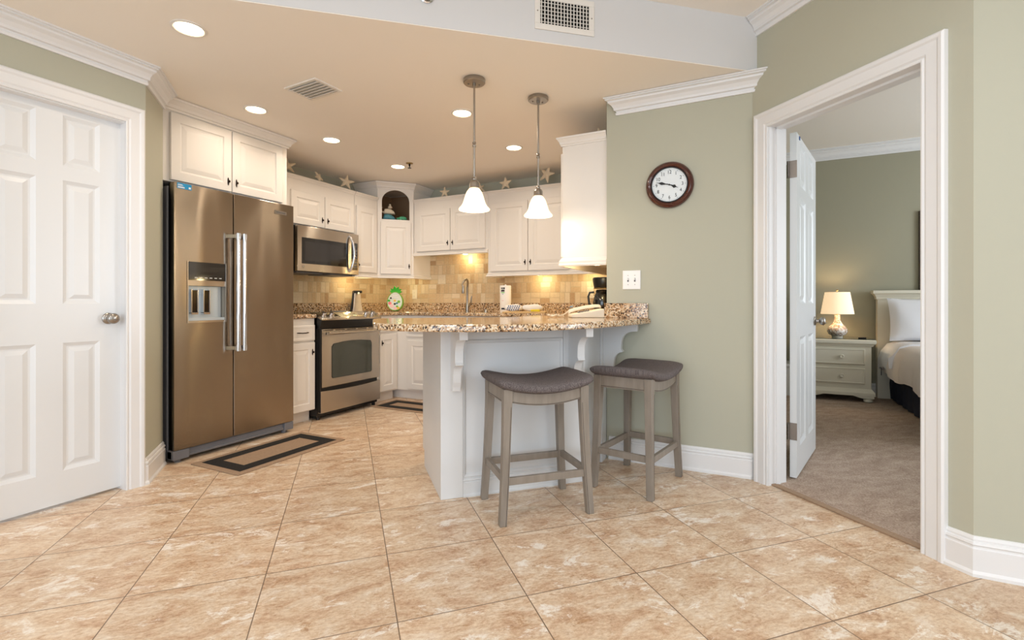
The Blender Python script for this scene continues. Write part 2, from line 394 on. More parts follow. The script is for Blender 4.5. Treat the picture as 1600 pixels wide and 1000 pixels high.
wr = MB().box(4.2, 4.32, -4, -1.7, 0, ZL).box(4.2, 4.32, .5, 2.6, 0, ZL).box(4.2, 4.32, -1.7, .5, 0, .5).box(4.2, 4.32, -1.7, .5, 2.3, ZL)
struct(wr.build('wall_east', 'sage'))
wb = MB().box(-3.24, -2.3, -4, -3.88, 0, ZL).box(3.1, 4.32, -4, -3.88, 0, ZL).box(-2.3, 3.1, -4, -3.88, 2.45, ZL)
struct(wb.build('wall_rear', 'sage'))
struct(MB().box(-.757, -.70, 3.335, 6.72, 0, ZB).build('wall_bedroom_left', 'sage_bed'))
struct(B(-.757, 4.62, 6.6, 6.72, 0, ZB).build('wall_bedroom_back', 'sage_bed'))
wq = MB().box(4.5, 4.62, 2.5, 3.6, 0, ZB).box(4.5, 4.62, 5.6, 6.6, 0, ZB).box(4.5, 4.62, 3.6, 5.6, 0, .6).box(4.5, 4.62, 3.6, 5.6, 2.4, ZB)
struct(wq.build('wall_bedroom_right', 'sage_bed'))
# window frames with mullions
def window(name, mk, x0, x1, z0, z1, n):
    m = MB(); t = .05
    for q in [x0+(x1-x0-t)*i/n for i in range(n+1)]: m.box(*mk(q, q+t), z0, z1)
    m.box(*mk(x0, x1), z0, z0+t); m.box(*mk(x0, x1), z1-t, z1)
    return struct(m.build(name, 'trim'))
window('window_1', lambda a, b: (a, b, -3.97, -3.91), -2.3, 3.1, 0.0, 2.45, 4)
window('window_2', lambda a, b: (4.23, 4.29, a, b), -1.7, .5, .5, 2.3, 2)
window('window_3', lambda a, b: (4.53, 4.59, a, b), 3.6, 5.6, .6, 2.4, 2)
# ceilings
far = so(5.7)
struct(MB().prism([so(0, .002), so(5.7, .002), (far[0], 5), (.06, 5), (.06, 3.3)], ZK, ZK+.05).build('ceiling', 'ceil'))
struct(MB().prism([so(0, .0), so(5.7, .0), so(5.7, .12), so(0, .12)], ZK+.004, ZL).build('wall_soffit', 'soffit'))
struct(B(-4.3, 4.5, -4.1, 3.4, ZL, ZL+.05).build('ceiling', 'ceil'))
struct(MB().prism([(-.8, 3.34), dw(-.06, .1), dw(1.1, .1), (4.65, dw(1.1, .1)[1]), (4.65, 6.75), (-.8, 6.75)], ZB, ZB+.05).build('ceiling', 'ceil'))

CROWN = [(0, -.105), (.012, -.105), (.016, -.092), (.009, -.088), (.012, -.080), (.024, -.076), (.026, -.062), (.038, -.044), (.056, -.032), (.058, -.022), (.072, -.018), (.070, -.010), (.080, -.008), (.08, 0), (0, 0)]
def crown(path, zc, side, name, mat='trim', sc=1.0):
    return struct(MB().moulding(path, [(o*sc, zc+z*sc) for o, z in CROWN], side).build(name, mat))
struct(MB().loft([[(-.80-o, 3.21-o, ZK-.003+z) for o, z in CROWN], [(.078, 3.21-o, ZK-.003+z) for o, z in CROWN]]).build('trim_2', 'trim'))
crown([so(.0), dw(1.073), (4.2, cr[1])], ZL, 1, 'trim_3')
crown([(-3.12, -3.9), (-3.12, 1.57), (-3.40, 1.81)], ZK, 1, 'trim_4')
crown([(-.70, 6.6), (4.5, 6.6)], ZB, 1, 'trim_5', sc=1.15)
BASE = [(0, 0), (.022, 0), (.022, .012), (.015, .022), (.016, .104), (.011, .108), (.011, .114), (.016, .120), (.014, .128), (.008, .131), (.009, .138), (.005, .148), (0, .15)]
def base(path, side, name, sc=1.0):
    return struct(MB().moulding(path, [(o, z*sc) for o, z in BASE], side).build(name, 'trim'))
base([(-.86, 3.21), (0, 3.21), dw(.013)], 1, 'baseboard_clock')
base([dw(.987), dw(1.073), (4.2, cr[1])], 1, 'baseboard_right')
base([(-3.12, 1.54), (-3.12, 1.57), (-3.395, 1.806)], 1, 'baseboard_left')
base([(-3.12, -4), (-3.12, .755)], 1, 'baseboard_left_rear')
base([(-.70, 6.6), (4.5, 6.6)], 1, 'baseboard_bedroom')
# white ledge seen through the hinge gap
struct(MB().box(.02, .44, 6.22, 6.585, .006, .33).box(.0, .46, 6.20, 6.585, .33, .36).build('trim_6', 'trim', bevel=.004))

# door casing: profile (outward, towards the room)
CAS = [(0, 0), (0, .012), (.006, .014), (.014, .010), (.022, .016), (.062, .018), (.070, .024), (.082, .026), (.09, .02), (.092, 0)]
def casing(s0, s1, h, frame, name):
    """frame(s, out) -> plan point"""
    m = MB(); rings = []
    for c, (sx, sz) in (((s0, 0), (-1, 0)), ((s0, h), (-1, 1)), ((s1, h), (1, 1)), ((s1, 0), (1, 0))):
        rings.append([(*frame(c[0]+sx*o, t), c[1]+sz*o) for o, t in CAS])
    return struct(m.loft(rings).build(name, 'trim'))
fr_d = lambda s, o: dw(s, -o)
casing(.118, .898, 2.04, fr_d, 'trim_7')
fr_l = lambda s, o: (-3.12+o, s)
casing(.851, 1.468, 2.045, fr_l, 'trim_8')
# jamb linings
def jamb(s0, s1, h, fr, d0, d1, name, t=.018):
    m = MB()
    def P(s, d, z): return (*fr(s, -d), z)
    for a, b, z0, z1 in ((s0-t, s0, 0, h+t), (s1, s1+t, 0, h+t), (s0-t, s1+t, h, h+t)):
        m.loft([[P(a, d0, z0), P(b, d0, z0), P(b, d1, z0), P(a, d1, z0)], [P(a, d0, z1), P(b, d0, z1), P(b, d1, z1), P(a, d1, z1)]])
    # stop strip
    sd = d1-.052
    for a, b, z0, z1 in ((s0, s0+.011, 0, h), (s1-.011, s1, 0, h), (s0, s1, h-.011, h)):
        m.loft([[P(a, sd-.03, z0), P(b, sd-.03, z0), P(b, sd, z0), P(a, sd, z0)], [P(a, sd-.03, z1), P(b, sd-.03, z1), P(b, sd, z1), P(a, sd, z1)]])
    return struct(m.build(name, 'trim'))
jamb(.122, .895, 2.04, fr_d, .0, .125, 'trim_9')
struct(MB().box(-3.24, -3.121, .84, .851, 0, 2.045).box(-3.24, -3.121, 1.468, 1.478, 0, 2.045).box(-3.24, -3.121, .851, 1.468, 2.038, 2.05).build('trim_10', 'trim'))

# six panel doors, local: x along the width, front at y=0 facing -y, z up
PAN = [(0, 0), (.006, .004), (.018, .011), (.026, .011), (.048, .003), (.052, .003)]
def sixdoor(W_, H_, t=.035, name='door_1', loc=(0, 0, 0), rz=0):
    m = MB(); st = .095 if W_ < .7 else .11; mid = .105; pw = (W_-2*st-mid)/2
    xs = [0, st, st+pw, st+pw+mid, W_-st, W_]; zs = [0, .165, .82, 1.02, 1.655, 1.73, 1.99, H_]
    for side in (0, 1):
        yf = 0 if side == 0 else t; sg = 1 if side == 0 else -1
        for i in range(5):
            for k in range(7):
                a, b, c, d = xs[i], xs[i+1], zs[k], zs[k+1]
                if i in (1, 3) and k in (1, 3, 5):
                    m.loft([[(a+q, yf+sg*e, c+q), (b-q, yf+sg*e, c+q), (b-q, yf+sg*e, d-q), (a+q, yf+sg*e, d-q)] for q, e in PAN], False, True)
                else: m.face([(a, yf, c), (b, yf, c), (b, yf, d), (a, yf, d)])
    m.face([(0, 0, 0), (0, t, 0), (0, t, H_), (0, 0, H_)]); m.face([(W_, 0, 0), (W_, t, 0), (W_, t, H_), (W_, 0, H_)])
    m.face([(0, 0, 0), (W_, 0, 0), (W_, t, 0), (0, t, 0)]); m.face([(0, 0, H_), (W_, 0, H_), (W_, t, H_), (0, t, H_)])
    bmesh.ops.remove_doubles(m.bm, verts=m.bm.verts[:], dist=.0004)
    o = m.build(name, 'door', loc=loc, rot=rz); return struct(o)
def knob(x, z, parent, y, sgn):
    m = MB(); s = sgn
    m.lathe([(.031, 0), (.031, .004*s), (.026, .009*s), (.012, .012*s), (.011, .028*s), (.02, .034*s), (.028, .044*s), (.029, .054*s), (.024, .062*s), (.012, .066*s), (0, .067*s)], (x, y, z), 28, 'y')
    return lab(m.build('door_knob', 'nickel', parent, smooth=40), 'satin nickel round door knob')
d1 = sixdoor(.61, 2.025, name='door_1', loc=(-3.17, .858, .014), rz=R(90))
knob(.61-.055, .94, d1, 0, -1)
MB().box(.6085, .6115, .004, .03, .91, .97).build('latch_plate', 'nickel', d1)
# open bedroom door
hx, hy = .214, 3.287
ang = math.atan2(.975, .223)
d2 = sixdoor(.75, 2.025, name='door_2', loc=(hx+.018, hy, .014), rz=ang)
knob(.69, .90, d2, 0, -1); knob(.69, .90, d2, .035, 1)
for z_ in (.27, 1.81):
    h = MB()
    h.box(-.0025, .0, -.002, .036, z_-.05, z_+.05)
    for q in range(5): h.lathe([(.0075, -.049+q*.02), (.0075, -.031+q*.02)], (-.004, .043, z_), 12)
    h.box(-.032, -.006, .036, .0385, z_-.045, z_+.045)
    for dz in (-.03, 0, .03): h.lathe([(.004, -.0035), (.004, -.0025)], (0, .012, z_+dz), 8, 'x')
    lab(h.build('hinge', 'hinge', d2), 'satin nickel butt hinge')
MB().box(.08, .10, -.004, .0, 2.0, 2.02).build('door_bumper', 'tblue', d2)

# ------------------------------------------------------------------ kitchen cabinets
R90, R45 = R(90), R(45)
def cknob(parent, x, z, y=-.022):
    m = MB(); m.lathe([(.005, 0), (.005, -.022)], (x, y+.016, z), 10, 'y')
    m.sphere((x, y-.010, z), .0095, .008, .0095, 12)
    m.sphere((x, y+.001, z), .0062, .0045, .030, 12)
    return m.build('knob', 'bronze', parent, smooth=60)
def cdoor(parent, x0, x1, z0, z1, knobx=None, knobz=None, name='door', prof=None, t=.02):
    m = MB(); m.panel(x0, x1, z0, z1, -t, -.001, prof or RING_DOOR)
    o = m.build(name, 'cab', parent, bevel=0)
    if knobx is not None: lab(cknob(o, knobx, knobz), 'dark bronze oval knob')
    return o
CC = [(0, -.075), (.010, -.075), (.012, -.062), (.020, -.058), (.026, -.040), (.044, -.018), (.052, -.014), (.055, 0), (0, 0)]
CCS = [(0, -.035), (.006, -.035), (.008, -.026), (.018, -.012), (.024, -.008), (.026, 0), (0, 0)]
RAIL = [(0, .0), (.016, 0), (.020, .006), (.016, .012), (.010, .016), (.012, .030), (.006, .034), (0, .04)]
def cmould(parent, path, zt, prof, name):
    return MB().moulding(path, [(o, zt+z) for o, z in prof], 1).build(name, 'cab', parent)

# over-fridge cabinet (faces +X)
c = thing('wall_cabinet', (-3.45, 1.83, 0), R90, 'deep white wall cabinet above the stainless refrigerator, with two raised panel doors', 'cabinet', 'white kitchen wall cabinets')
B(0, .95, 0, .615, 1.842, 2.385).build('body', 'cab', c, bevel=.002)
cdoor(c, .045, .463, 1.853, 2.30, .435, 1.925); cdoor(c, .470, .895, 1.853, 2.30, .498, 1.925)
MB().moulding([(0, .0), (.95, 0), (.95, .3)], [(o, ZK-.003+z) for o, z in CC], 1).build('crown', 'cab', c)
# cabinet above the microwave
c = thing('wall_cabinet', (-3.74, 3.035, 0), R90, 'short white wall cabinet directly above the microwave', 'cabinet', 'white kitchen wall cabinets')
B(-.245, .803, 0, .322, 1.752, 2.17).build('body', 'cab', c, bevel=.002)
cdoor(c, .010, .392, 1.762, 2.065, .362, 1.835); cdoor(c, .40, .785, 1.762, 2.065, .43, 1.835)
cmould(c, [(-.245, 0), (.803, 0)], 2.205, CCS, 'crown'); B(-.245, .803, -.001, .322, 2.165, 2.2045).build('top_board', 'cab', c)
# narrow cabinet right of the microwave
c = thing('wall_cabinet', (-3.74, 3.842, 0), R90, 'narrow single-door white wall cabinet between the microwave and the arched corner cabinet', 'cabinet', 'white kitchen wall cabinets')
B(0, .343, 0, .322, 1.345, 2.17).build('body', 'cab', c, bevel=.002)
cdoor(c, .012, .318, 1.365, 2.065, .035, 1.44)
cmould(c, [(0, 0), (.343, 0)], 2.205, CCS, 'crown'); B(0, .343, -.001, .322, 2.165, 2.2045).build('top_board', 'cab', c)
cmould(c, [(0, .322), (0, 0), (.343, 0)], 1.313, RAIL, 'light_rail')

# diagonal corner cabinet with arched niche: local origin (-3.74,4.19), x along the face (width .396)
c = thing('corner_cabinet', (-3.74, 4.19, 0), R45, 'tall white diagonal corner cabinet with an arched open niche over a single door', 'cabinet')
Wc = .396; h2 = .322*SQ
foot = [(0, .0), (Wc, 0), (Wc+h2, h2), (Wc/2, Wc/2+.43), (-h2, h2)]
m = MB()
def ringp(z): return [(x, y, z) for x, y in foot]
zN0, zN1, aw = 1.975, 2.175, .152       # niche floor, spring line, half width
m.prism(foot, 1.345, zN0)
m.prism([foot[1], foot[2], foot[3], foot[4], foot[0], (.0, .012), (-h2+.02, h2), (Wc/2, Wc/2+.40), (Wc+h2-.02, h2), (Wc, .012)][0:0] or foot, 2.345, 2.385)
# walls of the niche level
m.prism([foot[0], (.02, .0), (.02, .02), (-h2+.02, h2+.01), foot[4]], zN0, 2.345)
m.prism([foot[1], foot[2], (Wc+h2-.02, h2+.01), (Wc-.02, .02), (Wc-.02, 0)], zN0, 2.345)
m.prism([foot[2], foot[3], (Wc/2, Wc/2+.40), (Wc+h2-.03, h2)], zN0, 2.345); m.prism([foot[3], foot[4], (-h2+.03, h2), (Wc/2, Wc/2+.40)], zN0, 2.345)
cx = Wc/2; N = 18
arc = [(cx+aw*math.cos(math.pi*k/N), zN1+aw*.86*math.sin(math.pi*k/N)) for k in range(N+1)]
inner = [(cx+aw, zN0)]+arc+[(cx-aw, zN0)]
outer = [(Wc, zN0)]+[((Wc if math.cos(math.pi*k/N) > .55 else (0 if math.cos(math.pi*k/N) < -.55 else cx+(Wc/2)*math.cos(math.pi*k/N)/.55)), 2.345 if k not in (0, N) else zN1) for k in range(N+1)]+[(0, zN0)]
for a, b, p, q in zip(inner, inner[1:], outer, outer[1:]):
    for y in (-.002, .02): m.face([(a[0], y, a[1]), (b[0], y, b[1]), (q[0], y, q[1]), (p[0], y, p[1])])
    m.face([(a[0], -.002, a[1]), (b[0], -.002, b[1]), (b[0], .02, b[1]), (a[0], .02, a[1])])
m.build('body', 'cab', c)
lab(MB().prism([(.021, .021), (Wc-.021, .021), (Wc+h2-.035, h2), (cx, Wc/2+.395), (-h2+.035, h2)], zN0, zN0+.003).loft([[(-h2+.032, h2+.002, zN0+.003), (-h2+.032, h2+.002, 2.34)], [(cx, Wc/2+.39, zN0+.003), (cx, Wc/2+.39, 2.34)], [(Wc+h2-.032, h2+.002, zN0+.003), (Wc+h2-.032, h2+.002, 2.34)]], False, False, False).build('niche_lining', 'cabin', c), 'brown wooden niche interior')
cdoor(c, .030, Wc-.03, 1.362, 1.945, Wc-.052, 1.45)
MB().moulding([foot[4], foot[0], foot[1], foot[2]], [(o, 2.385+z) for o, z in CC], 1).build('crown', 'cab', c)
MB().moulding([foot[4], foot[0], foot[1], foot[2]], [(o, 1.313+z) for o, z in RAIL], 1).build('light_rail', 'cab', c)

# sink wall cabinets (face -Y)
c = thing('wall_cabinet', (-3.452, 4.47, 0), 0, 'short white double-door wall cabinet above the faucet', 'cabinet', 'white kitchen wall cabinets')
B(0, .962, 0, .322, 1.60, 2.17).build('body', 'cab', c, bevel=.002)
cdoor(c, .045, .497, 1.615, 2.075, .468, 1.695); cdoor(c, .503, .935, 1.615, 2.075, .532, 1.695)
cmould(c, [(0, 0), (.962, 0)], 2.205, CCS, 'crown'); B(0, .962, -.001, .322, 2.165, 2.2045).build('top_board', 'cab', c)
cmould(c, [(0, 0), (.962, 0)], 1.565, RAIL, 'light_rail')
c = thing('wall_cabinet', (-2.488, 4.47, 0), 0, 'tall white double-door wall cabinet right of the faucet, behind the pendants', 'cabinet', 'white kitchen wall cabinets')
B(0, 1.27, 0, .322, 1.345, 2.17).build('body', 'cab', c, bevel=.002)
cdoor(c, .035, .462, 1.365, 2.075, .435, 1.45); cdoor(c, .468, .895, 1.365, 2.075, .495, 1.45)
cmould(c, [(0, .3), (0, 0), (1.27, 0)], 2.205, CCS, 'crown'); B(0, 1.27, -.001, .322, 2.165, 2.2045).build('top_board', 'cab', c)
cmould(c, [(0, .322), (0, 0), (1.27, 0)], 1.313, RAIL, 'light_rail')
# right run cabinet (faces -X), its end panel towards the camera
c = thing('wall_cabinet', (-1.205, 4.445, 0), R(-90), 'white wall cabinet seen end-on at the left edge of the sage clock wall', 'cabinet', 'white kitchen wall cabinets')
B(0, 1.20, 0, .322, 1.35, 2.16).build('body', 'cab', c, bevel=.002)
B(1.2, 1.206, .02, .322, 1.35, 2.15).build('end_panel', 'cab', c)
for k in range(3): cdoor(c, .02+k*.39, .40+k*.39, 1.365, 2.10, .05+k*.39, 1.45)
cmould(c, [(0, 0), (1.206, 0), (1.206, .322)], 2.20, [(o*.62, z*.8) for o, z in CC], 'crown'); cmould(c, [(0, 0), (1.206, 0), (1.206, .322)], 1.295, [(0, 0), (.018, 0), (.022, .010), (.015, .020), (.018, .034), (.010, .045), (.006, .055), (0, .06)], 'light_rail')

# base cabinets
def pull(parent, x, z):
    m = MB(); m.tube([(x-.05, -.020, z), (x-.048, -.040, z), (x-.02, -.047, z-.002), (x+.02, -.047, z-.002), (x+.048, -.040, z), (x+.05, -.020, z)], [.004, .005, .0045, .0045, .005, .004], 8)
    return lab(m.build('handle', 'bronze', parent, smooth=60), 'dark bronze bar pull')
c = thing('base_cabinet', (-3.46, 2.765, 0), R90, 'narrow white base cabinet with one drawer between refrigerator and range', 'cabinet', 'white kitchen base cabinets')
B(0, .305, 0, .60, .10, .903).build('body', 'cab', c, bevel=.002); B(0, .305, .065, .60, 0, .10).build('toe_kick', 'cab', c)
dr = MB().panel(.012, .296, .712, .845, -.02, -.001, [(0, .003), (.004, 0), (.02, 0), (.024, .002)]).build('drawer', 'cab', c); pull(dr, .16, .783)
cdoor(c, .012, .296, .108, .695, .268, .61)
c = thing('base_cabinet', (-3.46, 3.848, 0), R90, 'white corner base cabinet directly right of the range', 'cabinet', 'white kitchen base cabinets')
B(0, .340, 0, .60, .10, .903).build('body', 'cab', c, bevel=.002); B(0, .340, .065, .60, 0, .10).build('toe_kick', 'cab', c)
cdoor(c, .045, .30, .115, .71, .075, .62); MB().panel(.045, .30, .735, .865, -.02, -.001, RING_FLAT).build('drawer', 'cab', c)
c = thing('base_cabinet', (-3.458, 4.19, 0), 0, 'white base cabinet beneath the faucet, seen past the island end', 'cabinet', 'white kitchen base cabinets')
B(-.60, 1.966, 0, .60, .10, .903).build('body', 'cab', c, bevel=.002); B(-.60, 1.966, .065, .60, 0, .10).build('toe_kick', 'cab', c)
for k, (a, b) in enumerate(((.15, .53), (.56, .94), (.97, 1.35), (1.38, 1.76))):
    cdoor(c, a, b, .118, .64, (b-.03 if k % 2 == 0 else a+.03), .56)
MB().panel(.13, 1.0, .675, .70, -.016, -.001, RING_FLAT).build('rail', 'cab', c)
for a, b in ((.15, .94), (.97, 1.76)): MB().panel(a, b, .725, .87, -.02, -.001, RING_FLAT).build('drawer', 'cab', c)
c = thing('base_cabinet', (-1.488, 4.185, 0), R(-90), 'white base cabinet run behind the clock wall, hidden by the bar', 'cabinet', 'white kitchen base cabinets')
B(0, .955, 0, .60, .10, .903).build('body', 'cab', c, bevel=.002); B(0, .955, .065, .60, 0, .10).build('toe_kick', 'cab', c)
for k in range(2): cdoor(c, .03+k*.46, .46+k*.46, .118, .87, .06+k*.46, .78)

# ------------------------------------------------------------------ peninsula
P0 = Vector((-1.47, 2.136)); U = Vector((SQ, SQ)); Nn = Vector((SQ, -SQ))
pen = thing('peninsula', (P0.x, P0.y, 0), R45, 'white panelled breakfast bar base with scalloped corbels under the granite bar', 'kitchen island')
LF = (-.88+1.47)/SQ
inv = lambda x, y: ((x-P0.x)*SQ+(y-P0.y)*SQ, -(x-P0.x)*SQ+(y-P0.y)*SQ)
b = [(.012, .012), (LF-.008, .012), inv(-.892, 3.205), inv(-.892, 3.225), inv(-1.485, 3.225), inv(-1.485, 3.03), (.62, .62), (.012, .62)]
MB().prism(b, .0, .903).build('body', 'isl', pen)
m = MB(); ep = [(0, 0), (.0, .903), (.63, .903), (.63, .10), (.565, .10), (.565, 0)]
m.loft([[(-.006, y, z) for y, z in ep], [(.012, y, z) for y, z in ep]]); m.build('end_panel', 'isl', pen, bevel=.002)
for a, bb in ((-.006, .115), (LF-.13, LF+.004)):
    B(a, bb, -.006, .012, 0, .903).build('post', 'isl', pen, bevel=.003)
B(.115, LF-.13, .004, .012, .84, .903).build('rail', 'isl', pen, bevel=.003)
m = MB(); a, bb, z0, z1 = .115, LF-.13, .10, .84
fr = [(0, .001), (.006, -.003), (.014, .002), (.02, .010)]
m.loft([[(a+i, .002+d, z0+i), (bb-i, .002+d, z0+i), (bb-i, .002+d, z1-i), (a+i, .002+d, z1-i)] for i, d in fr], False, False).build('panel_moulding', 'isl', pen)
m = MB(); m.moulding([(.115, .012), (LF-.13, .012)], [(o, z*.72) for o, z in BASE], 1).build('baseboard', 'isl', pen)
# second face, along +Y
q0 = inv(-.892, 2.706); q1 = inv(-.892, 3.195)
mt = Matrix.Rotation(R45, 4, 'Z')    # local +x of this matrix points along world +Y
m = MB(); fa = [inv(-.878, 2.712), inv(-.878, 2.80), inv(-.892, 2.80), inv(-.892, 2.712)]; m.prism(fa, 0, .903)
fa = [inv(-.878, 3.10), inv(-.878, 3.207), inv(-.892, 3.207), inv(-.892, 3.10)]; m.prism(fa, 0, .903); m.build('post', 'isl', pen, bevel=.002)
corb = [(0, .905), (.22, .905), (.22, .856)]
def arcp(cx, cz, rx, rz, a0, a1, n=7): return [(cx+rx*math.cos(R(a0+(a1-a0)*k/n)), cz+rz*math.sin(R(a0+(a1-a0)*k/n))) for k in range(n+1)]
corb += arcp(.190, .777, .072, .076, 95, 180) + arcp(.16, .745, .044, .03, 170, 220, 3)
corb += [(.128, .722)] + arcp(.125, .655, .055, .064, 95, 180, 6) + [(.068, .625), (.058, .60), (.055, .578), (.0, .572)]
def corbel(o, d, wdt=.044):
    """o: plan point of the foot centre on the face, d: outward plan direction (both world)"""
    d = Vector(d).normalized(); t = Vector((-d.y, d.x)); rings = []
    for sg in (-1, 1):
        r = []
        for out, z in corb:
            p = Vector(o)+d*out+t*sg*wdt/2; r.append((*inv(p.x, p.y), z))
        rings.append(r)
    m = MB(); m.loft(rings); return m.build('corbel', 'isl', pen, bevel=.0025)
for s_ in (.068, .755): corbel(P0+U*s_+Nn*.004, Nn)
corbel((-.879, 3.158), (1, 0))

# bar worktop
def catmull(P, n=6, closed=False):
    P = [Vector(p) for p in P]; out = []
    for i in range(len(P)-1):
        a = P[max(i-1, 0)]; b_, c_ = P[i], P[i+1]; d = P[min(i+2, len(P)-1)]
        for k in range(n):
            t = k/n
            out.append(.5*((2*b_)+(c_-a)*t+(2*a-5*b_+4*c_-d)*t*t+(3*b_-a-3*c_+d)*t**3))
    out.append(P[-1]); return out
cur = catmull([(-.585, 3.203), (-.612, 3.056), (-.662, 2.76), (-.715, 2.53), (-.792, 2.314), (-.885, 2.134), (-.998, 2.0), (-1.134, 1.903), (-1.277, 1.846), (-1.42, 1.815), (-1.56, 1.812), (-1.67, 1.85), (-1.755, 1.93)])
cur += catmull([(-2.07, 2.275), (-2.13, 2.35), (-2.145, 2.40), (-2.12, 2.44)])
pts = [(p.x, p.y) for p in cur]+[(-1.95, 2.61), (-1.51, 3.05), (-1.51, 3.228), (-.882, 3.228), (-.882, 3.203)]
bt = MB().prism(pts, .9055, .94).build('bar_worktop', 'granite', bevel=.008)
tag(bt, 'curved speckled granite bar top over the white island, overhanging towards the stools', 'worktop')
lab(MB().box(-.885, -.60, 3.176, 3.205, .9405, 1.037).build('backsplash', 'granite', bt, bevel=.002), 'short granite upstand against the sage wall')
kt = MB().prism([(-4.06, 3.85), (-3.432, 3.85), (-3.432, 4.163), (-1.514, 4.163), (-1.514, 3.232), (-.882, 3.232), (-.882, 4.79), (-4.06, 4.79)], .9055, .94).build('kitchen_worktop', 'granite', bevel=.008)
tag(kt, 'L-shaped dark speckled granite worktop along the sink wall beneath the faucet', 'worktop')
MB().prism([(-4.06, 3.85), (-4.04, 3.85), (-4.04, 4.77), (-.902, 4.77), (-.902, 3.34), (-.882, 3.34), (-.882, 4.79), (-4.06, 4.79)], .9402, 1.035).build('backsplash', 'granite', kt)
ks = MB().box(-4.06, -3.432, 2.765, 3.072, .9055, .94).build('side_worktop', 'granite', bevel=.008)
tag(ks, 'short granite worktop piece between refrigerator and range', 'worktop')
B(-4.06, -4.04, 2.765, 3.84, .9402, 1.035).build('backsplash', 'granite', ks)
m = MB(); m.prism([(-4.069, 2.765), (-4.06, 2.765), (-4.06, 4.79), (-.887, 4.79), (-.887, 3.34), (-.878, 3.34), (-.878, 4.799), (-4.069, 4.799)], 1.0355, 1.62)
tag(m.build('tile_backsplash', 'mosaic'), 'tumbled beige stone mosaic covering the kitchen walls above the granite', 'backsplash', kind='structure')

# ------------------------------------------------------------------ refrigerator (local x along +Y, front faces +X)
r = thing('refrigerator', (-3.33, 1.835, 0), R90, 'stainless side-by-side refrigerator with water dispenser beneath a white cabinet', 'refrigerator')
lab(B(.002, .908, .075, .72, .02, 1.80).build('cabinet_body', 'dgrey', r, bevel=.004), 'dark grey painted cabinet side')
def fdoor(x0, x1, z0, z1, holes):
    m = MB(); xs = sorted({x0, x1, *[v for h in holes for v in h[:2]]}); zs = sorted({z0, z1, *[v for h in holes for v in h[2:4]]})
    for i in range(len(xs)-1):
        for k in range(len(zs)-1):
            a, b_, c_, d_ = xs[i], xs[i+1], zs[k], zs[k+1]
            h = [h for h in holes if h[0] <= a and b_ <= h[1] and h[2] <= c_ and d_ <= h[3]]
            dp = h[0][4] if h else 0
            m.face([(a, dp, c_), (b_, dp, c_), (b_, dp, d_), (a, dp, d_)])
    for h in holes:
        a, b_, c_, d_, dp = h
        for p, q in (((a, c_), (b_, c_)), ((b_, c_), (b_, d_)), ((b_, d_), (a, d_)), ((a, d_), (a, c_))):
            m.face([(p[0], 0, p[1]), (q[0], 0, q[1]), (q[0], dp, q[1]), (p[0], dp, p[1])])
    for p, q in (((x0, z0), (x1, z0)), ((x1, z0), (x1, z1)), ((x1, z1), (x0, z1)), ((x0, z1), (x0, z0))):
        m.face([(p[0], 0, p[1]), (q[0], 0, q[1]), (q[0], .062, q[1]), (p[0], .062, p[1])])
    m.face([(x0, .062, z0), (x1, .062, z0), (x1, .062, z1), (x0, .062, z1)])
    bmesh.ops.remove_doubles(m.bm, verts=m.bm.verts[:], dist=.0002)
    return m
dl = fdoor(.004, .398, .085, 1.82, [(.090, .342, .918, 1.155, .055)]).build('door', 'steel', r, bevel=.004)
dr_ = fdoor(.405, .912, .085, 1.82, []).build('door', 'steel', r, bevel=.004)
lab(dl, 'narrow left freezer door with the dispenser'); lab(dr_, 'wide right refrigerator door')
m = MB().box(.092, .340, .044, .0545, .920, 1.153); m.box(.092, .340, .004, .05, .920, .938); lab(m.build('dispenser_recess', 'disp', dl), 'silver dispenser recess with drip tray')
m = MB(); m.box(.088, .344, -.004, 0, .906, .920).box(.088, .344, -.004, 0, 1.153, 1.190).box(.084, .090, -.005, 0, .906, 1.315).box(.342, .349, -.005, 0, .906, 1.315); m.build('dispenser_trim', 'steel_h', dl)
lab(B(.090, .342, -.006, 0, 1.19, 1.312).build('control_panel', 'blackg', dl), 'black glossy control panel')
for k in range(6): B(.13+k*.033, .147+k*.033, -.0066, -.006, 1.206, 1.210).build('indicator', 'white', dl)
for x in (.125, .205):
    m = MB().box(x, x+.036, .018, .042, .975, 1.125); p = m.build('dispenser_paddle', 'blackg', dl, bevel=.003)
    lab(MB().box(x-.004, x, .014, .042, .970, 1.13).box(x+.036, x+.040, .014, .042, .970, 1.13).box(x-.004, x+.04, .014, .042, .962, .974).build('paddle_frame', 'chrome', p), 'chrome paddle surround')
def fhandle(door, x, xd):
    m = MB(); z0, z1 = .71, 1.52; y = -.068
    m.tube([(x, y, z0-.012), (x, y, z1+.012)], .0135, 16)
    for z_ in (z0+.01, z1-.01):
        m.prism([(x-.012, y+.004), (x+.012, y+.004), (xd+.014, -.0005), (xd-.014, -.0005)], z_-.012, z_+.012)
        m.tube([(x, y, z_-.018), (x, y, z_+.018)], .0165, 16)
    return lab(m.build('handle', 'chrome', door, smooth=40), 'long polished bar handle')
fhandle(dl, .394, .362); fhandle(dr_, .441, .455)
bd = MB().box(.735, .845, -.003, 0, 1.733, 1.762).build('badge', 'nickel', dr_, bevel=.001); B(.748, .832, -.0036, -.003, 1.744, 1.751).build('badge_inset', 'dgrey', bd)
stk = lab(B(.022, .112, -.0012, 0, 1.782, 1.818).build('sticker', 'blue', dl), 'small blue energy sticker')
for q in ((.026, .055, 1.806, 1.809), (.026, .060, 1.800, 1.8025), (.026, .068, 1.787, 1.794), (.094, .107, 1.788, 1.800)): B(q[0], q[1], -.0016, -.0012, q[2], q[3]).build('sticker_print', 'white', stk)
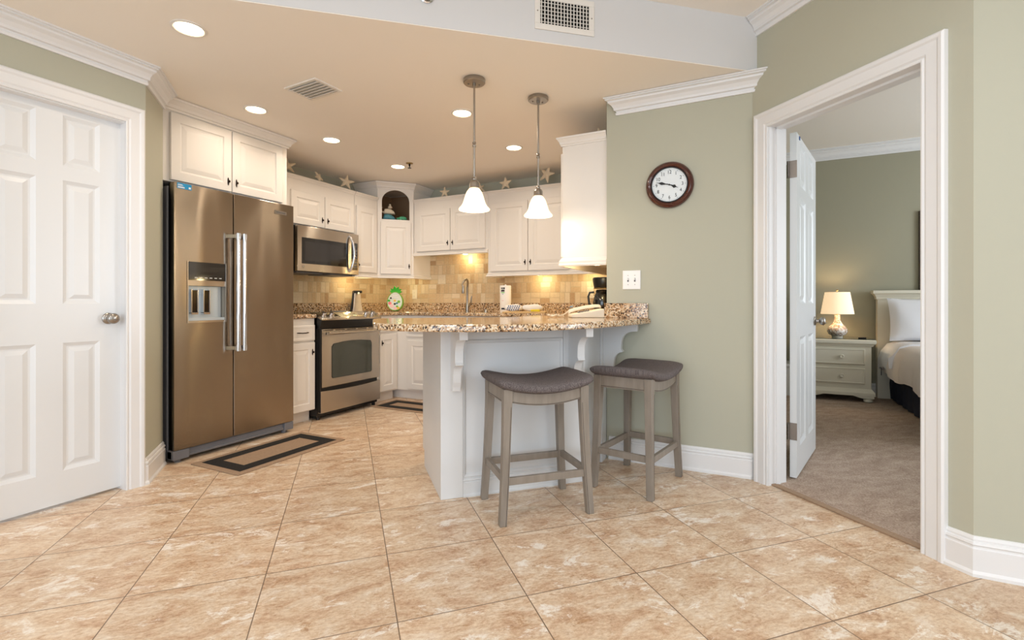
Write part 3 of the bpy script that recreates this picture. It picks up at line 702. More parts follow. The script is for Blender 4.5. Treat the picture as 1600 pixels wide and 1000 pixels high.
m = MB(); m.box(.0, .91, .02, .10, .025, .078); m.box(.0, .10, .0, .07, .022, .082); m.box(.83, .91, .0, .07, .022, .082); m.box(.10, .83, .012, .03, .03, .045)
lab(m.build('toe_grille', 'grille', r, bevel=.004), 'grey plastic base grille')
for x in (.05, .86): MB().lathe([(.022, 0), (.022, .018), (.012, .03)], (x, .05, 0), 16).build('foot', 'dgrey', r)
for x in (.05, .86): MB().lathe([(.02, 0), (.02, .02)], (x, .6, 0), 12).build('foot', 'dgrey', r)

# ------------------------------------------------------------------ range
r = thing('range', (-3.40, 3.080, 0), R90, 'stainless and black slide-in electric range with oven window', 'oven')
Wd = .762
lab(B(.0, Wd, .035, .62, .03, .925).build('body', 'black', r, bevel=.004), 'black enamel side')
rd = MB(); rd.panel(.012, Wd-.006, .285, .805, -.0, .034, [(0, .006), (.006, 0), (.012, 0)]); rd = rd.build('oven_door', 'steel_h', r)
wa = [(.132, .36), (.132, .60)]
win = [(.145, .362), (.628, .362), (.64, .375), (.64, .64), (.625, .665), (.50, .678), (.385, .682), (.27, .678), (.155, .665), (.135, .64), (.135, .375)]
lab(MB().loft([[(x, -.004, z) for x, z in win], [(x, .001, z) for x, z in win]]).build('oven_window', 'oveng', rd), 'dark arched glass window')
wr_ = MB(); out = [((x-.3875)*1.02+.3875, (z-.52)*1.03+.52) for x, z in win]
wr_.loft([[(x, -.0012, z) for x, z in out], [(x, .001, z) for x, z in out]]).build('window_gasket', 'blackg', rd)
m = MB(); m.tube([(.05, -.046, .766), (.16, -.052, .768), (.38, -.055, .769), (.60, -.052, .768), (.712, -.046, .766)], [.012, .0135, .0135, .0135, .012], 14)
for x in (.055, .707): m.box(x-.014, x+.014, -.046, .001, .757, .777)
lab(m.build('handle', 'steel_h', rd, smooth=50), 'steel bar handle')
m = MB(); [m.box(.03+k*.142, .148+k*.142, -.001, .01, .790, .796) for k in range(5)]; m.build('vent_slot', 'dark', rd)
m = MB(); n = 24; top = [(.006+(Wd-.008)*k/n) for k in range(n+1)]
lower = [.258 - .022*(1-((k/n)*2-1)**2)*0 - .014*math.sin(math.pi*k/n) for k in range(n+1)]
m.loft([[(x, -.004, .065) for x in top]+[(x, -.004, z) for x, z in zip(reversed(top), reversed(lower))], [(x, .034, .065) for x in top]+[(x, .034, z) for x, z in zip(reversed(top), reversed(lower))]])
m.build('drawer', 'steel_h', r)
m = MB()     # bowed control panel with a black front
n = 20
fr_ = [(Wd*k/n, -.020-.030*math.sin(math.pi*k/n)) for k in range(n+1)]
m.loft([[(x, y, .884) for x, y in fr_]+[(Wd, .12, .935), (0, .12, .935)], [(x, y*.55+.02, .812) for x, y in fr_]+[(Wd, .10, .812), (0, .10, .812)]])
cp_ = m.build('control_panel', 'black', r)
m = MB(); m.loft([[(x, y-.002, .883) for x, y in fr_]+[(Wd, .125, .940), (0, .125, .940)], [(x, y-.002, .897) for x, y in fr_]+[(Wd, .125, .954), (0, .125, .954)]])
cs = lab(m.build('control_top', 'steel_h', r, bevel=.003), 'sloped stainless control strip')
slope = math.atan2(.057, .15)
for x in (.07, .16, .60, .69):
    mt_ = Matrix.Translation((x, .038, .9215)) @ Matrix.Rotation(-(-slope), 4, 'X')
    k_ = MB().lathe([(.026, 0), (.026, .004), (.019, .008), (.017, .028), (.012, .031)], n=20, mt=mt_); k_.box(-.005, .005, -.022, .022, .02, .038, mt_)
    lab(k_.build('knob', 'chrome', cs, smooth=40), 'chrome range knob')
mt_ = Matrix.Translation((.38, .042, .9245)) @ Matrix.Rotation(slope, 4, 'X')
lab(MB().prism([(-.135, -.045), (.135, -.045), (.155, .045), (-.155, .045)], 0, .0, 'xy').bm and MB().box(-.14, .14, -.045, .045, -.002, .0015, mt_).build('display', 'blackg', cs), 'black touch display')
lab(B(.0, Wd, .10, .65, .925, .938).build('cooktop', 'blackg', r, bevel=.003), 'black glass cooktop')
B(.005, .02, .0, .035, .07, .81).build('door_edge', 'black', r)
for x in (.03, Wd-.03): MB().lathe([(.018, 0), (.018, .03)], (x, .06, 0), 12).build('foot', 'black', r)
for x in (.03, Wd-.03): MB().lathe([(.018, 0), (.018, .03)], (x, .58, 0), 12).build('foot', 'black', r)

# ------------------------------------------------------------------ microwave
r = thing('microwave', (-3.66, 3.060, 1.325), R90, 'stainless over-the-range microwave with dark window and curved handle', 'microwave')
Wm = .757; Hm = .42
lab(B(0, Wm, .03, .40, 0, Hm).build('body', 'black', r, bevel=.003), 'black microwave body')
def bow(x): return -.018*math.sin(math.pi*x/Wm)
m = MB(); n = 16; xs = [Wm*k/n for k in range(n+1)]
m.loft([[(x, bow(x), z) for x in xs]+[(Wm, .032, z), (0, .032, z)] for z in (.004, Hm-.004)]); df = m.build('door', 'steel_h', r, bevel=.002)
def plate(x0, x1, z0, z1, off, name, mat, par, r_=0):
    m = MB(); n = 8; xs = [x0+(x1-x0)*k/n for k in range(n+1)]
    m.loft([[(x, bow(x)-off, z) for x in xs]+[(x1, bow(x1)+.001, z), (x0, bow(x0)+.001, z)] for z in (z0, z1)]); return m.build(name, mat, par)
lab(plate(.045, .60, .072, .31, .002, 'window_frame', 'blackg', df), 'black glossy window border')
lab(plate(.075, .535, .10, .275, .003, 'window', 'mwg', df), 'dark glass window')
kp = lab(plate(.648, .738, .050, .325, .002, 'keypad', 'blackg', df), 'black keypad')
plate(.66, .726, .285, .312, .003, 'display', 'oveng', kp)
m = MB()
for i in range(4):
    for j in range(6):
        x = .662+i*.0175; z_ = .075+j*.033; y = bow(x)-.0032; m.box(x, x+.011, y, y+.0015, z_, z_+.016)
m.build('key', 'dgrey', kp)
m = MB(); hp = [(.618+.020*math.sin(math.pi*k/12), bow(.62)-.004-.042*math.sin(math.pi*k/12)**.6 if 0 < k < 12 else bow(.62), .03+k*.36/12) for k in range(13)]
m.tube(hp, [.010]+[.0125]*11+[.010], 12); lab(m.build('handle', 'chrome', df, smooth=60), 'curved chrome handle')
MB().lathe([(.012, 0), (.012, -.003)], (.06, bow(.06), .043), 16, 'y').build('badge', 'nickel', df)
m = MB().box(.03, .33, .05, .35, -.012, 0).box(.42, .72, .05, .35, -.012, 0); m.build('vent_filter', 'dgrey', r)

# ------------------------------------------------------------------ text helper
def text(body, size, parent, name, mat, loc, rot=(R(90), 0, 0), depth=.0004, xs=1.0):
    cu = bpy.data.curves.new('t', 'FONT'); cu.body = body; cu.size = size; cu.extrude = depth; cu.align_x = 'CENTER'; cu.align_y = 'CENTER'
    t = bpy.data.objects.new('t', cu); me = bpy.data.meshes.new_from_object(t); bpy.data.objects.remove(t)
    o = bpy.data.objects.new(name, me); COL.objects.link(o); me.name = name; me.materials.clear(); me.materials.append(M[mat])
    o.parent = parent; o.location = loc; o.rotation_euler = rot; o.scale = (xs, 1, 1); return o

# ------------------------------------------------------------------ bar stools
def make_stool():
    t = thing('bar_stool', (0, 0, 0), 0, '', 'bar stool', 'saddle bar stools')
    L, Wt = .485, .385
    sad = lambda x: .598+.040*(abs(x)/(L/2))**2.0
    # cushion: loft of rounded sections along x
    rings = []; n = 20
    for k in range(n+1):
        u = -1+2*k/n; uu = math.copysign(1-(1-abs(u))**1.6, u); x = uu*L/2
        e = max(0.0, (1-abs(uu)**14))**.5
        wy = (Wt/2)*(.93+.07*e); th_ = .012+.046*e; zc = sad(x)+.004+.024
        if abs(u) > .999: wy *= .97; th_ = .016
        ring = []
        for q in range(28):
            a = 2*math.pi*q/28; ca, sa = math.cos(a), math.sin(a)
            yy = wy*math.copysign(abs(ca)**.35, ca); zz = (th_/2+(.004 if sa > 0 else 0)*(1-abs(ca)))*math.copysign(abs(sa)**.7, sa)
            ring.append((x, yy, zc+zz))
        rings.append(ring)
    MB().loft(rings).build('seat', 'fabric', t, smooth=50)
    # legs
    for sx in (-1, 1):
        for sy in (-1, 1):
            st = [(.603+.031, .197, .148, .023), (.55, .199, .149, .021), (.40, .204, .152, .0195), (.20, .213, .158, .0185), (0, .226, .166, .0175)]
            rr = []
            for z, x, y, h in st:
                cx_, cy_ = sx*x, sy*y
                rr.append([(cx_-h, cy_-h, z), (cx_+h, cy_-h, z), (cx_+h, cy_+h, z), (cx_-h, cy_+h, z)])
            lg = MB().loft(rr).build('leg', 'wood', t, bevel=.003)
            gr = []
            for z, x, y, h in st[1:]:
                gx = sx*(x-h+.006) ; gy = sy*(y+h)
                gr.append([(gx-.0012, gy-.0004, z), (gx+.0012, gy-.0004, z), (gx+.0012, gy+sy*.0006, z), (gx-.0012, gy+sy*.0006, z)])
            lab(MB().loft(gr).build('groove', 'woodd', lg), 'dark antiqued groove')
    for sy in (-1, 1):
        m = MB(); n = 12; xs = [-.178+.356*k/n for k in range(n+1)]; y0, y1 = sy*.140, sy*.162
        m.loft([[(x, y, sad(x)-.052) for x in xs]+[(x, y, sad(x)+.004) for x in reversed(xs)] for y in (y0, y1)]); ap = m.build('apron', 'wood', t, bevel=.002)
        m = MB(); m.loft([[(x, y, sad(x)-.048) for x in xs]+[(x, y, sad(x)-.045) for x in reversed(xs)] for y in (y1, y1+sy*.0007)]); lab(m.build('groove', 'woodd', ap), 'dark antiqued groove')
    for sx in (-1, 1):
        ap = B(min(sx*.192, sx*.214), max(sx*.192, sx*.214), -.130, .130, .566, .634).build('apron', 'wood', t, bevel=.002)
        lab(B(min(sx*.214, sx*.2148), max(sx*.214, sx*.2148), -.130, .130, .572, .575).build('groove', 'woodd', ap), 'dark antiqued groove')
    for sy in (-1, 1): B(-.20, .20, sy*.158-.010, sy*.158+.010, .183, .218).build('stretcher', 'wood', t, bevel=.002)
    for sx in (-1, 1): B(sx*.213-.010, sx*.213+.010, -.145, .145, .190, .225).build('stretcher', 'wood', t, bevel=.002)
    return t
st1 = make_stool(); st1.location = (-1.0, 2.29, 0); st1.rotation_euler = (0, 0, R(44.5))
st1['label'] = 'grey saddle bar stool nearest the camera, in front of the white island panel'
st2 = copy_tree(st1); st2.location = (-.600, 2.868, 0); st2.rotation_euler = (0, 0, R(79))
st2['label'] = 'grey saddle bar stool tucked beside the sage wall under the clock'

# ------------------------------------------------------------------ pendants
def pendant(loc, zr, drop_z, label):
    t = thing('pendant_lamp', (loc[0], loc[1], ZK), 0, label, 'pendant lamp', 'pendant lamps over the bar')
    z = lambda q: q-ZK
    cn = MB().lathe([(.064, 0), (.066, -.003), (.066, -.022), (.062, -.026), (.0, -.026)], n=40).build('canopy', 'nickel', t, smooth=35)
    for a in (60, 200): MB().lathe([(.005, -.026), (.005, -.030), (.003, -.032)], (.035*math.cos(R(a)), .035*math.sin(R(a)), 0), 10).build('screw', 'nickel', cn)
    MB().lathe([(.010, -.026), (.010, -.040), (.006, -.045), (.006, z(zr+.18+.22))], n=14).build('upper_rod', 'nickel', t, smooth=35)
    a = z(zr+.40)
    MB().lathe([(.006, a+.01), (.010, a+.008), (.012, a), (.008, a-.006), (.012, a-.014), (.010, a-.022), (.006, a-.026), (.0065, z(zr+.19))], n=14).build('lower_rod', 'nickel', t, smooth=35)
    b_ = z(zr)
    MB().lathe([(.008, b_+.195), (.014, b_+.185), (.012, b_+.178), (.024, b_+.170), (.030, b_+.155), (.030, b_+.135), (.033, b_+.128)], n=24).build('socket_cup', 'nickel', t, smooth=35)
    pr = [(.026, .130), (.034, .122), (.046, .105), (.055, .082), (.062, .058), (.069, .036), (.078, .020), (.088, .010), (.094, .002), (.092, -.004), (.085, -.004), (.075, .012), (.064, .034), (.058, .056), (.051, .080), (.042, .101), (.030, .118)]
    sh = MB().lathe([(r_, b_+h) for r_, h in pr], n=48, cap=False); sh.build('shade', 'shade', t, smooth=60)
    lab(MB().sphere((0, 0, b_+.055), .026, .026, .034).build('bulb', 'bulb', t, smooth=60), 'glowing bulb')
    l = bpy.data.lights.new('pendant_light', 'POINT'); l.energy = 3.2; l.color = (1, .86, .68); l.shadow_soft_size = .03
    o = bpy.data.objects.new('pendant_light', l); COL.objects.link(o); o.location = (loc[0], loc[1], zr-.015)
    return t
pendant((-1.507, 2.534), 1.603, 0, 'left nickel pendant lamp with bell glass shade, nearer the refrigerator')
pendant((-1.262, 2.942), 1.612, 0, 'right nickel pendant lamp with bell glass shade, nearer the clock wall')

# ------------------------------------------------------------------ recessed lights
def recessed(loc, label, pw=1.0):
    t = thing('recessed_light', (loc[0], loc[1], ZK), 0, label, 'ceiling light', 'recessed kitchen ceiling lights')
    MB().lathe([(.078, -.0005), (.078, -.004), (.066, -.007), (.060, -.002), (.060, -.0005)], n=40, cap=False).build('trim_ring', 'alu', t, smooth=40)
    lab(MB().lathe([(.060, -.0025), (.060, -.0035), (.0, -.006)], n=32).build('lens', 'bulb', t, smooth=60), 'glowing warm lens')
    l = bpy.data.lights.new('recessed_lamp', 'AREA'); l.shape = 'DISK'; l.size = .11; l.energy = REC*pw; l.color = (1, .86, .70); l.spread = R(150)
    o = bpy.data.objects.new('recessed_lamp', l); COL.objects.link(o); o.location = (loc[0], loc[1], ZK-.012)
REC = 4.6
for q, lb in zip([(-2.484, 1.44), (-3.108, 2.253), (-3.127, 2.951), (-3.146, 3.818), (-1.852, 2.945), (-1.86, 3.8)],
    ['round recessed ceiling light closest to the left door crown', 'round recessed ceiling light in front of the over-refrigerator cabinet', 'round recessed ceiling light above and in front of the microwave',
     'small round recessed ceiling light beside the ceiling sprinkler', 'round recessed ceiling light just left of the first pendant rod', 'round recessed ceiling light between the two pendant rods']):
    recessed(q, lb, .55 if q[1] < 2.3 else .9)

# under-cabinet puck lights
def puck(x, y, z, label, e=1.1):
    t = thing('under_cabinet_light', (x, y, z), 0, label, 'cabinet light', 'under-cabinet puck lights')
    MB().lathe([(.034, 0), (.034, -.012), (.029, -.014)], n=24).build('housing', 'white', t, smooth=40)
    MB().lathe([(.027, -.0142), (.025, -.016)], n=24).build('lens', 'puck', t)
    l = bpy.data.lights.new('puck_lamp', 'POINT'); l.shadow_soft_size = .02; l.energy = e*1.1; l.color = (1, .80, .42)
    o = bpy.data.objects.new('puck_lamp', l); COL.objects.link(o); o.location = (x, y, z-.06)
puck(-3.90, 4.03, 1.3445, 'puck light under the narrow cabinet beside the microwave'); puck(-3.70, 4.52, 1.3445, 'puck light under the diagonal corner cabinet')
puck(-2.90, 4.68, 1.5995, 'puck light under the short cabinet, shining on the tiles behind the faucet', 1.5); puck(-1.98, 4.66, 1.3445, 'puck light under the tall cabinet right of the faucet')
puck(-1.45, 4.66, 1.3445, 'puck light in the far right kitchen corner', .9); puck(-1.00, 3.40, 1.3495, 'puck light under the cabinet at the clock wall edge', 1.8)

# ------------------------------------------------------------------ vents and sprinklers
t = thing('ceiling_vent', (-2.487, 2.20, ZK), R(-3), 'white louvred supply vent in the kitchen ceiling', 'vent')
m = MB()
for a in ((-.145, .145, -.105, -.085), (-.145, .145, .085, .105), (-.145, -.122, -.085, .085), (.122, .145, -.085, .085)): m.box(*a, -.008, 0)
m.build('frame', 'alu', t, bevel=.002); B(-.122, .122, -.085, .085, -.001, 0).build('backing', 'alu', t)
for k in range(6):
    mt_ = Matrix.Translation((0, -.070+k*.028, -.010)) @ Matrix.Rotation(R(28), 4, 'X'); MB().box(-.122, .122, -.012, .012, -.0012, .0012, mt_).build('slat', 'alu', t)
tv = .024
nrm_ang = math.atan2(-SOD.y, -SOD.x)      # along the soffit to the right
def sop(tt, d): q = so(tt, d); return (q[0], q[1])
vc = (-.883, 2.41); vs = (Vector(vc)-SO0).dot(SOD)
q = sop(vs, -.0005)
t = thing('return_vent', (q[0], q[1], 2.548), nrm_ang, 'white double-deflection air grille on the white soffit face', 'vent')
m = MB()
for a in ((-.165, .165, -.093, -.062), (-.165, .165, .062, .093), (-.165, -.135, -.062, .062), (.135, .165, -.062, .062)): m.box(a[0], a[1], -.007, 0, a[2], a[3])
m.build('frame', 'alu', t, bevel=.002); B(-.135, .135, -.0015, 0, -.062, .062).build('backing', 'dark', t)
for k in range(15): B(-.131+k*.0178, -.1265+k*.0178, -.008, -.004, -.062, .062).build('slat', 'alu', t)
for k in range(6): B(-.134, .134, -.0038, -.0018, -.053+k*.020, -.050+k*.020).build('cross_slat', 'alu', t)
for x in (-.15, .15): MB().lathe([(.004, -.007), (.003, -.009)], (x, 0, 0), 10, 'y').build('screw', 'nickel', t)
spm = (Vector((-1.426, 1.947))-SO0).dot(SOD); q = sop(spm, -.0005)
t = thing('sidewall_sprinkler', (q[0], q[1], 2.535), nrm_ang, 'round chrome sprinkler head on the white soffit at the top of the photo', 'sprinkler')
MB().lathe([(.034, 0), (.034, -.004), (.028, -.008), (.02, -.004), (.0, -.004)], n=32, axis='y').build('escutcheon', 'chrome', t, smooth=40)
MB().lathe([(.010, -.004), (.011, -.02), (.006, -.03)], n=14, axis='y').box(-.012, .012, -.034, -.031, -.012, .008).build('head', 'nickel', t)
t = thing('ceiling_sprinkler', (-2.974, 3.78, ZK), 0, 'bronze pendent sprinkler head on the kitchen ceiling near the corner cabinet', 'sprinkler')
MB().lathe([(.034, 0), (.033, -.004), (.014, -.010)], n=24).build('escutcheon', 'brass', t, smooth=40)
MB().lathe([(.009, -.008), (.008, -.028), (.004, -.032), (.004, -.044), (.018, -.046), (.018, -.048)], n=16).build('head', 'bronze', t, smooth=40)

# ------------------------------------------------------------------ wall clock (local x right, front -y)
t = thing('wall_clock', (-.4695, 3.209, 1.784), 0, 'round mahogany-framed wall clock with black numerals reading a quarter to four', 'clock')
MB().lathe([(.0, 0), (.143, 0), (.146, -.006), (.146, -.016), (.139, -.030), (.127, -.036), (.116, -.030), (.113, -.022), (.108, -.018), (.108, -.010)], n=72, axis='y').build('frame', 'clockw', t, smooth=40)
MB().lathe([(.1125, -.018), (.1125, -.026), (.106, -.026), (.106, -.018)], n=64, axis='y', cap=False).build('inner_ring', 'ink', t, smooth=40)
fc = MB().lathe([(.107, -.0175), (.107, -.019), (0, -.0192)], n=64, axis='y').build('dial', 'face', t)
for k in range(1, 13):
    a = R(90-30*k); text(str(k), .031, fc, 'numeral', 'ink', (.079*math.cos(a), -.0198, .079*math.sin(a)), xs=.85)
m = MB()
for k in range(60):
    a = R(6*k); r0 = .096 if k % 5 else .093; mt_ = Matrix.Rotation(a, 4, 'Y'); m.box(-.0004 if k % 5 else -.001, .0004 if k % 5 else .001, -.0198, -.0192, r0, .100, mt_)
m.build('minute_track', 'ink', fc)
def hand(a, L, wd_, nm, y):
    mt_ = Matrix.Rotation(R(a), 4, 'Y'); p = [(-.002, -.018), (.002, -.018), (.0025, L*.25), (wd_, L*.55), (.002, L*.75), (0, L), (-.002, L*.75), (-wd_, L*.55), (-.0025, L*.25)]
    MB().loft([[mt_ @ Vector((x, y, z)) for x, z in p], [mt_ @ Vector((x, y-.001, z)) for x, z in p]]).build(nm, 'ink', t)
hand(113, .060, .011, 'hour_hand', -.0215); hand(284, .088, .009, 'minute_hand', -.0232)
MB().lathe([(.005, -.0198), (.005, -.0252)], n=16, axis='y').build('hub', 'ink', t)

# switch plate
t = thing('light_switch', (-.7105, 3.2095, 1.189), 0, 'white double toggle switch plate on the sage wall below the clock', 'switch')
MB().panel(-.058, .058, -.062, .062, -.006, 0, [(0, .003), (.003, 0), (.01, -.0003)]).build('plate', 'white', t)
for x in (-.022, .022):
    B(x-.005, x+.005, -.0067, -.006, -.012, .012).build('slot', 'dgrey', t); MB().box(x-.0035, x+.0035, -.017, -.006, .0, .009).build('toggle', 'white', t, bevel=.001)
    for z_ in (-.03, .03): MB().lathe([(.003, -.0062), (.002, -.0072)], (x, 0, z_), 8, 'y').build('screw', 'nickel', t)

# ------------------------------------------------------------------ counter items
CT = .9402
def outlet(x, y, rz, label, mat='ivory'):
    t = thing('power_outlet', (x, y, 1.14), rz, label, 'power outlet', 'outlets on the tile backsplash')
    MB().panel(-.035, .035, -.057, .057, -.005, 0, [(0, .003), (.003, 0), (.01, -.0003)]).build('plate', mat, t)
    for z_ in (-.022, .022):
        s_ = B(-.013, .013, -.0065, -.005, z_-.014, z_+.014).build('socket', mat, t, bevel=.001)
        for dx in (-.005, .005): B(dx-.0008, dx+.0008, -.007, -.0064, z_-.004, z_+.005).build('slot', 'ink', s_)
outlet(-3.69, 4.789, 0, 'ivory outlet on the stone tiles right of the pineapple dish'); outlet(-1.475, 4.789, 0, 'ivory outlet on the stone tiles behind the coffee maker')

t = thing('faucet', (-2.825, 4.60, CT), 0, 'tall gooseneck pull-down kitchen faucet in brushed nickel', 'faucet')
MB().lathe([(.028, 0), (.028, .006), (.021, .012), (.019, .07), (.016, .09)], n=24).build('base', 'nickel', t, smooth=40)
pts = [(0, 0, .08), (0, 0, .27)]+[(.045*math.sin(R(a))*.5+.0, -.058+.058*math.cos(R(a)), .27+.085*math.sin(R(a))) for a in range(15, 166, 15)]+[(.022, -.116, .27)]
MB().tube(pts, .0115, 14).build('spout', 'nickel', t, smooth=60)
MB().tube([(.022, -.116, .285), (.022, -.118, .27), (.022, -.12, .21), (.022, -.12, .20)], [.013, .016, .0175, .015], 16).build('spray_head', 'nickel', t, smooth=60)
MB().tube([(.018, 0, .06), (.035, -.01, .065), (.06, -.02, .10), (.065, -.02, .15), (.072, -.02, .175)], [.013, .011, .009, .008, .006], 12).build('lever', 'nickel', t, smooth=60)
t = thing('air_gap_cap', (-2.60, 4.62, CT), 0, 'small round nickel cap on the worktop right of the faucet', 'sink fitting')
MB().lathe([(.022, 0), (.022, .022), (.018, .030), (0, .032)], n=24).build('cap', 'nickel', t, smooth=40); MB().lathe([(.028, 0), (.028, .003)], n=24).build('flange', 'nickel', t)

# can opener
t = thing('can_opener', (-3.925, 4.07, CT+.0006), R(60), 'upright stainless electric can opener with black back by the range', 'can opener')
m = MB(); m.loft([[(x*w_, y*w_, z) for x, y in ((-.05, -.03), (.05, -.03), (.05, .035), (-.05, .035))] for z, w_ in ((0, 1.15), (.10, .86), (.2, .70), (.222, .68))]); m.build('body', 'steel_h', t, bevel=.006)
m = MB(); m.loft([[(x*w_, y*w_+.0, z) for x, y in ((-.056, .02), (.056, .02), (.056, .062), (-.056, .062))] for z, w_ in ((0, 1.15), (.10, .9), (.2, .76), (.23, .74))]); lab(m.build('back', 'black', t, bevel=.006), 'black back housing')
m = MB().box(-.045, .045, -.04, .02, .205, .232); lab(m.build('lever', 'black', t, bevel=.006), 'black lever'); MB().lathe([(.012, -.055), (.012, -.04)], (0, 0, .205), 16, 'y').build('cutter', 'chrome', t)

# spoon rest
t = MB().lathe([(.0, .004), (.055, .004), (.075, .016), (.078, .016), (.06, 0), (0, 0)], (0, 0, 0), 32); o = t.build('spoon_rest', 'white', smooth=50, loc=(-3.80, 3.70, .9385)); o.scale = (1, 1.25, 1.1)
tag(o, 'white oval dish lying on the back right of the cooktop', 'dish')

# pineapple
t = thing('pineapple_dish', (-3.70, 4.44, CT), R(26), 'pineapple-shaped decorative tin with green leaves and flower print', 'ornament')
n = 32; el = [(.068*math.cos(2*math.pi*k/n)*(1-.10*math.sin(2*math.pi*k/n)), .095+.092*math.sin(2*math.pi*k/n)) for k in range(n)]
tilt = Matrix.Rotation(R(-8), 4, 'X') @ Matrix.Diagonal((1.35, 1, 1.2, 1))
def pl(poly, y0, y1, nm, mt_, par=t): return MB().loft([[tilt @ Vector((x, y0, z)) for x, z in poly], [tilt @ Vector((x, y1, z)) for x, z in poly]]).build(nm, mt_, par)
bd_ = pl(el, -.03, .02, 'body', 'rim'); pl([(x*.9, .095+(z-.095)*.92) for x, z in el], -.032, -.029, 'picture', 'art', bd_)
lv = [(-.035, .178), (-.052, .198), (-.036, .196), (-.040, .222), (-.020, .212), (-.010, .245), (.006, .220), (.026, .236), (.026, .212), (.050, .214), (.036, .196), (.056, .190), (.036, .176)]
lab(pl(lv, -.028, .0, 'leaf_crown', 'leaf'), 'bright green leaf crown')
def disc(x, z, r_, mt_, nm): return pl([(x+r_*math.cos(2*math.pi*k/12)*(1+.15*(k % 2)), z+r_*math.sin(2*math.pi*k/12)*(1+.15*(k % 2))) for k in range(12)], -.0345, -.0318, nm, mt_, bd_)
for x, z, r_, mt_ in ((-.042, .075, .014, 'pinkp'), (-.026, .050, .017, 'lpink'), (.006, .025, .015, 'lpink'), (.030, .030, .012, 'yel'), (.040, .060, .014, 'art'), (-.035, .125, .008, 'ink'), (.0, .100, .010, 'yel'), (.018, .075, .009, 'whale_b'), (.0, .068, .009, 'ink'), (.034, .09, .012, 'rim'), (-.05, .10, .01, 'leaf'), (.02, .045, .008, 'leaf')): disc(x, z, r_, mt_, 'flower_print')
for k, wd_ in enumerate((.030, .024)): pl([(-wd_, .128+.018*k), (wd_, .128+.018*k), (wd_, .138+.018*k), (-wd_, .138+.018*k)], -.0338, -.0318, 'lettering', 'white', bd_)

# paper towel roll
t = thing('paper_towel_roll', (-2.30, 4.50, CT), R(20), 'wrapped roll of paper towels standing upright on the worktop', 'paper towels')
rl = MB().lathe([(.018, .0), (.056, 0), (.058, .004), (.058, .272), (.055, .278), (.018, .276), (.018, .0)], n=40, cap=False).build('roll', 'paper', t, smooth=40)
def arcband(r_, a0, a1, z0, z1, nm, mt_, par):
    n = 8; A_ = [R(a0+(a1-a0)*k/n) for k in range(n+1)]
    return MB().loft([[(r_*math.cos(a), r_*math.sin(a), z) for a in A_]+[((r_-.0006)*math.cos(a), (r_-.0006)*math.sin(a), z) for a in reversed(A_)] for z in (z0, z1)]).build(nm, mt_, par)
for a0, a1, z0, z1, mt_ in ((228, 238, .238, .258, 'ink'), (242, 252, .236, .258, 'ink'), (256, 270, .238, .258, 'ink'), (228, 268, .214, .232, 'ink'), (230, 268, .200, .208, 'leaf'), (232, 285, .030, .046, 'navy'), (240, 258, .185, .189, 'tblue'), (240, 258, .12, .123, 'pinkp')): arcband(.0588, a0, a1, z0, z1, 'label_print', mt_, rl)
m = MB(); m.tube([(0, 0, .276), (0, 0, .292)], [.016, .004], 10); m.build('wrapper_tuft', 'wrap', t, smooth=50)
# board, towels, sponge
t = B(-.21, .21, -.13, .13, 0, .012).build('cutting_board', 'board', bevel=.004, loc=(-2.04, 4.42, CT), rot=R(18)); tag(t, 'pale wooden cutting board carrying folded towels right of the paper towel roll', 'cutting board')
def towel(loc, rz, sx, sy, h, label, mt_='towel', stripes=False):
    m = MB(); rings = []; n = 14
    for k in range(n+1):
        u = k/n; x = -sx/2+sx*u; e = math.sin(math.pi*min(max(u, .02), .98))**.35
        ring = []
        for q in range(18):
            a = 2*math.pi*q/18; ca, sa = math.cos(a), math.sin(a)
            ring.append((x+.006*math.sin(3*a+u*5), sy/2*e*math.copysign(abs(ca)**.6, ca), h/2+(h/2)*e*math.copysign(abs(sa)**.7, sa)*(1+.10*math.sin(9*u+a))))
        rings.append(ring)
    o = m.loft(rings).build('folded_towel', mt_, smooth=60, loc=loc, rot=rz); tag(o, label, 'towel', 'folded towels on the board')
    if stripes:
        for k in range(18):
            x = -sx/2+sx*(.14+.042*k); zz = h*(.25+.25*(k % 3))
            lab(MB().sphere((x, -sy/2*.97, zz), .006, .003, .008, 8).build('blue_motif', 'tblue', o), 'small blue printed motif')
    return o
towel((-2.14, 4.365, CT+.0125), R(24), .17, .11, .072, 'lower folded towel with small blue motifs on the cutting board', stripes=True)
towel((-1.985, 4.475, CT+.0125), R(18), .20, .10, .072, 'plain white rolled towel behind the blue-patterned one')
tag(MB().box(-.045, .045, -.03, .03, 0, .022).build('sponge', 'sponge', bevel=.006, loc=(-1.90, 4.36, CT+.0125), rot=R(20)), 'yellow sponge on the right end of the cutting board', 'sponge')

# coffee maker (on the right run, faces -X)
t = thing('coffee_maker', (-1.04, 3.86, CT), R(-80), 'black drip coffee maker with glass carafe at the edge of the clock wall', 'coffee maker')
lab(B(-.10, .10, -.13, .11, 0, .028).build('base', 'black', t, bevel=.008), 'black base with hot plate')
B(-.10, .10, .04, .11, .028, .25).build('tank', 'black', t, bevel=.008)
m = MB(); m.loft([[(x*w_, -.035+y*w_, z) for x, y in [(.105*math.cos(2*math.pi*k/24), .095*math.sin(2*math.pi*k/24)) for k in range(24)]] for z, w_ in ((.212, .78), (.225, .86), (.29, 1.0), (.298, .97))]); br = m.build('brew_basket', 'black', t, smooth=40)
MB().lathe([(.09, .298), (.085, .304), (0, .306)], (0, -.035, 0), 24).build('lid', 'dgrey', br)
MB().lathe([(.084, .213), (.085, .220)], (0, -.035, 0), 28).build('trim_band', 'brass', br)
ca_ = lab(MB().lathe([(.055, .030), (.074, .045), (.080, .10), (.070, .155), (.055, .180), (.058, .195)], (0, -.045, 0), 32).build('carafe', 'blackg', t, smooth=40), 'dark glass carafe full of coffee')
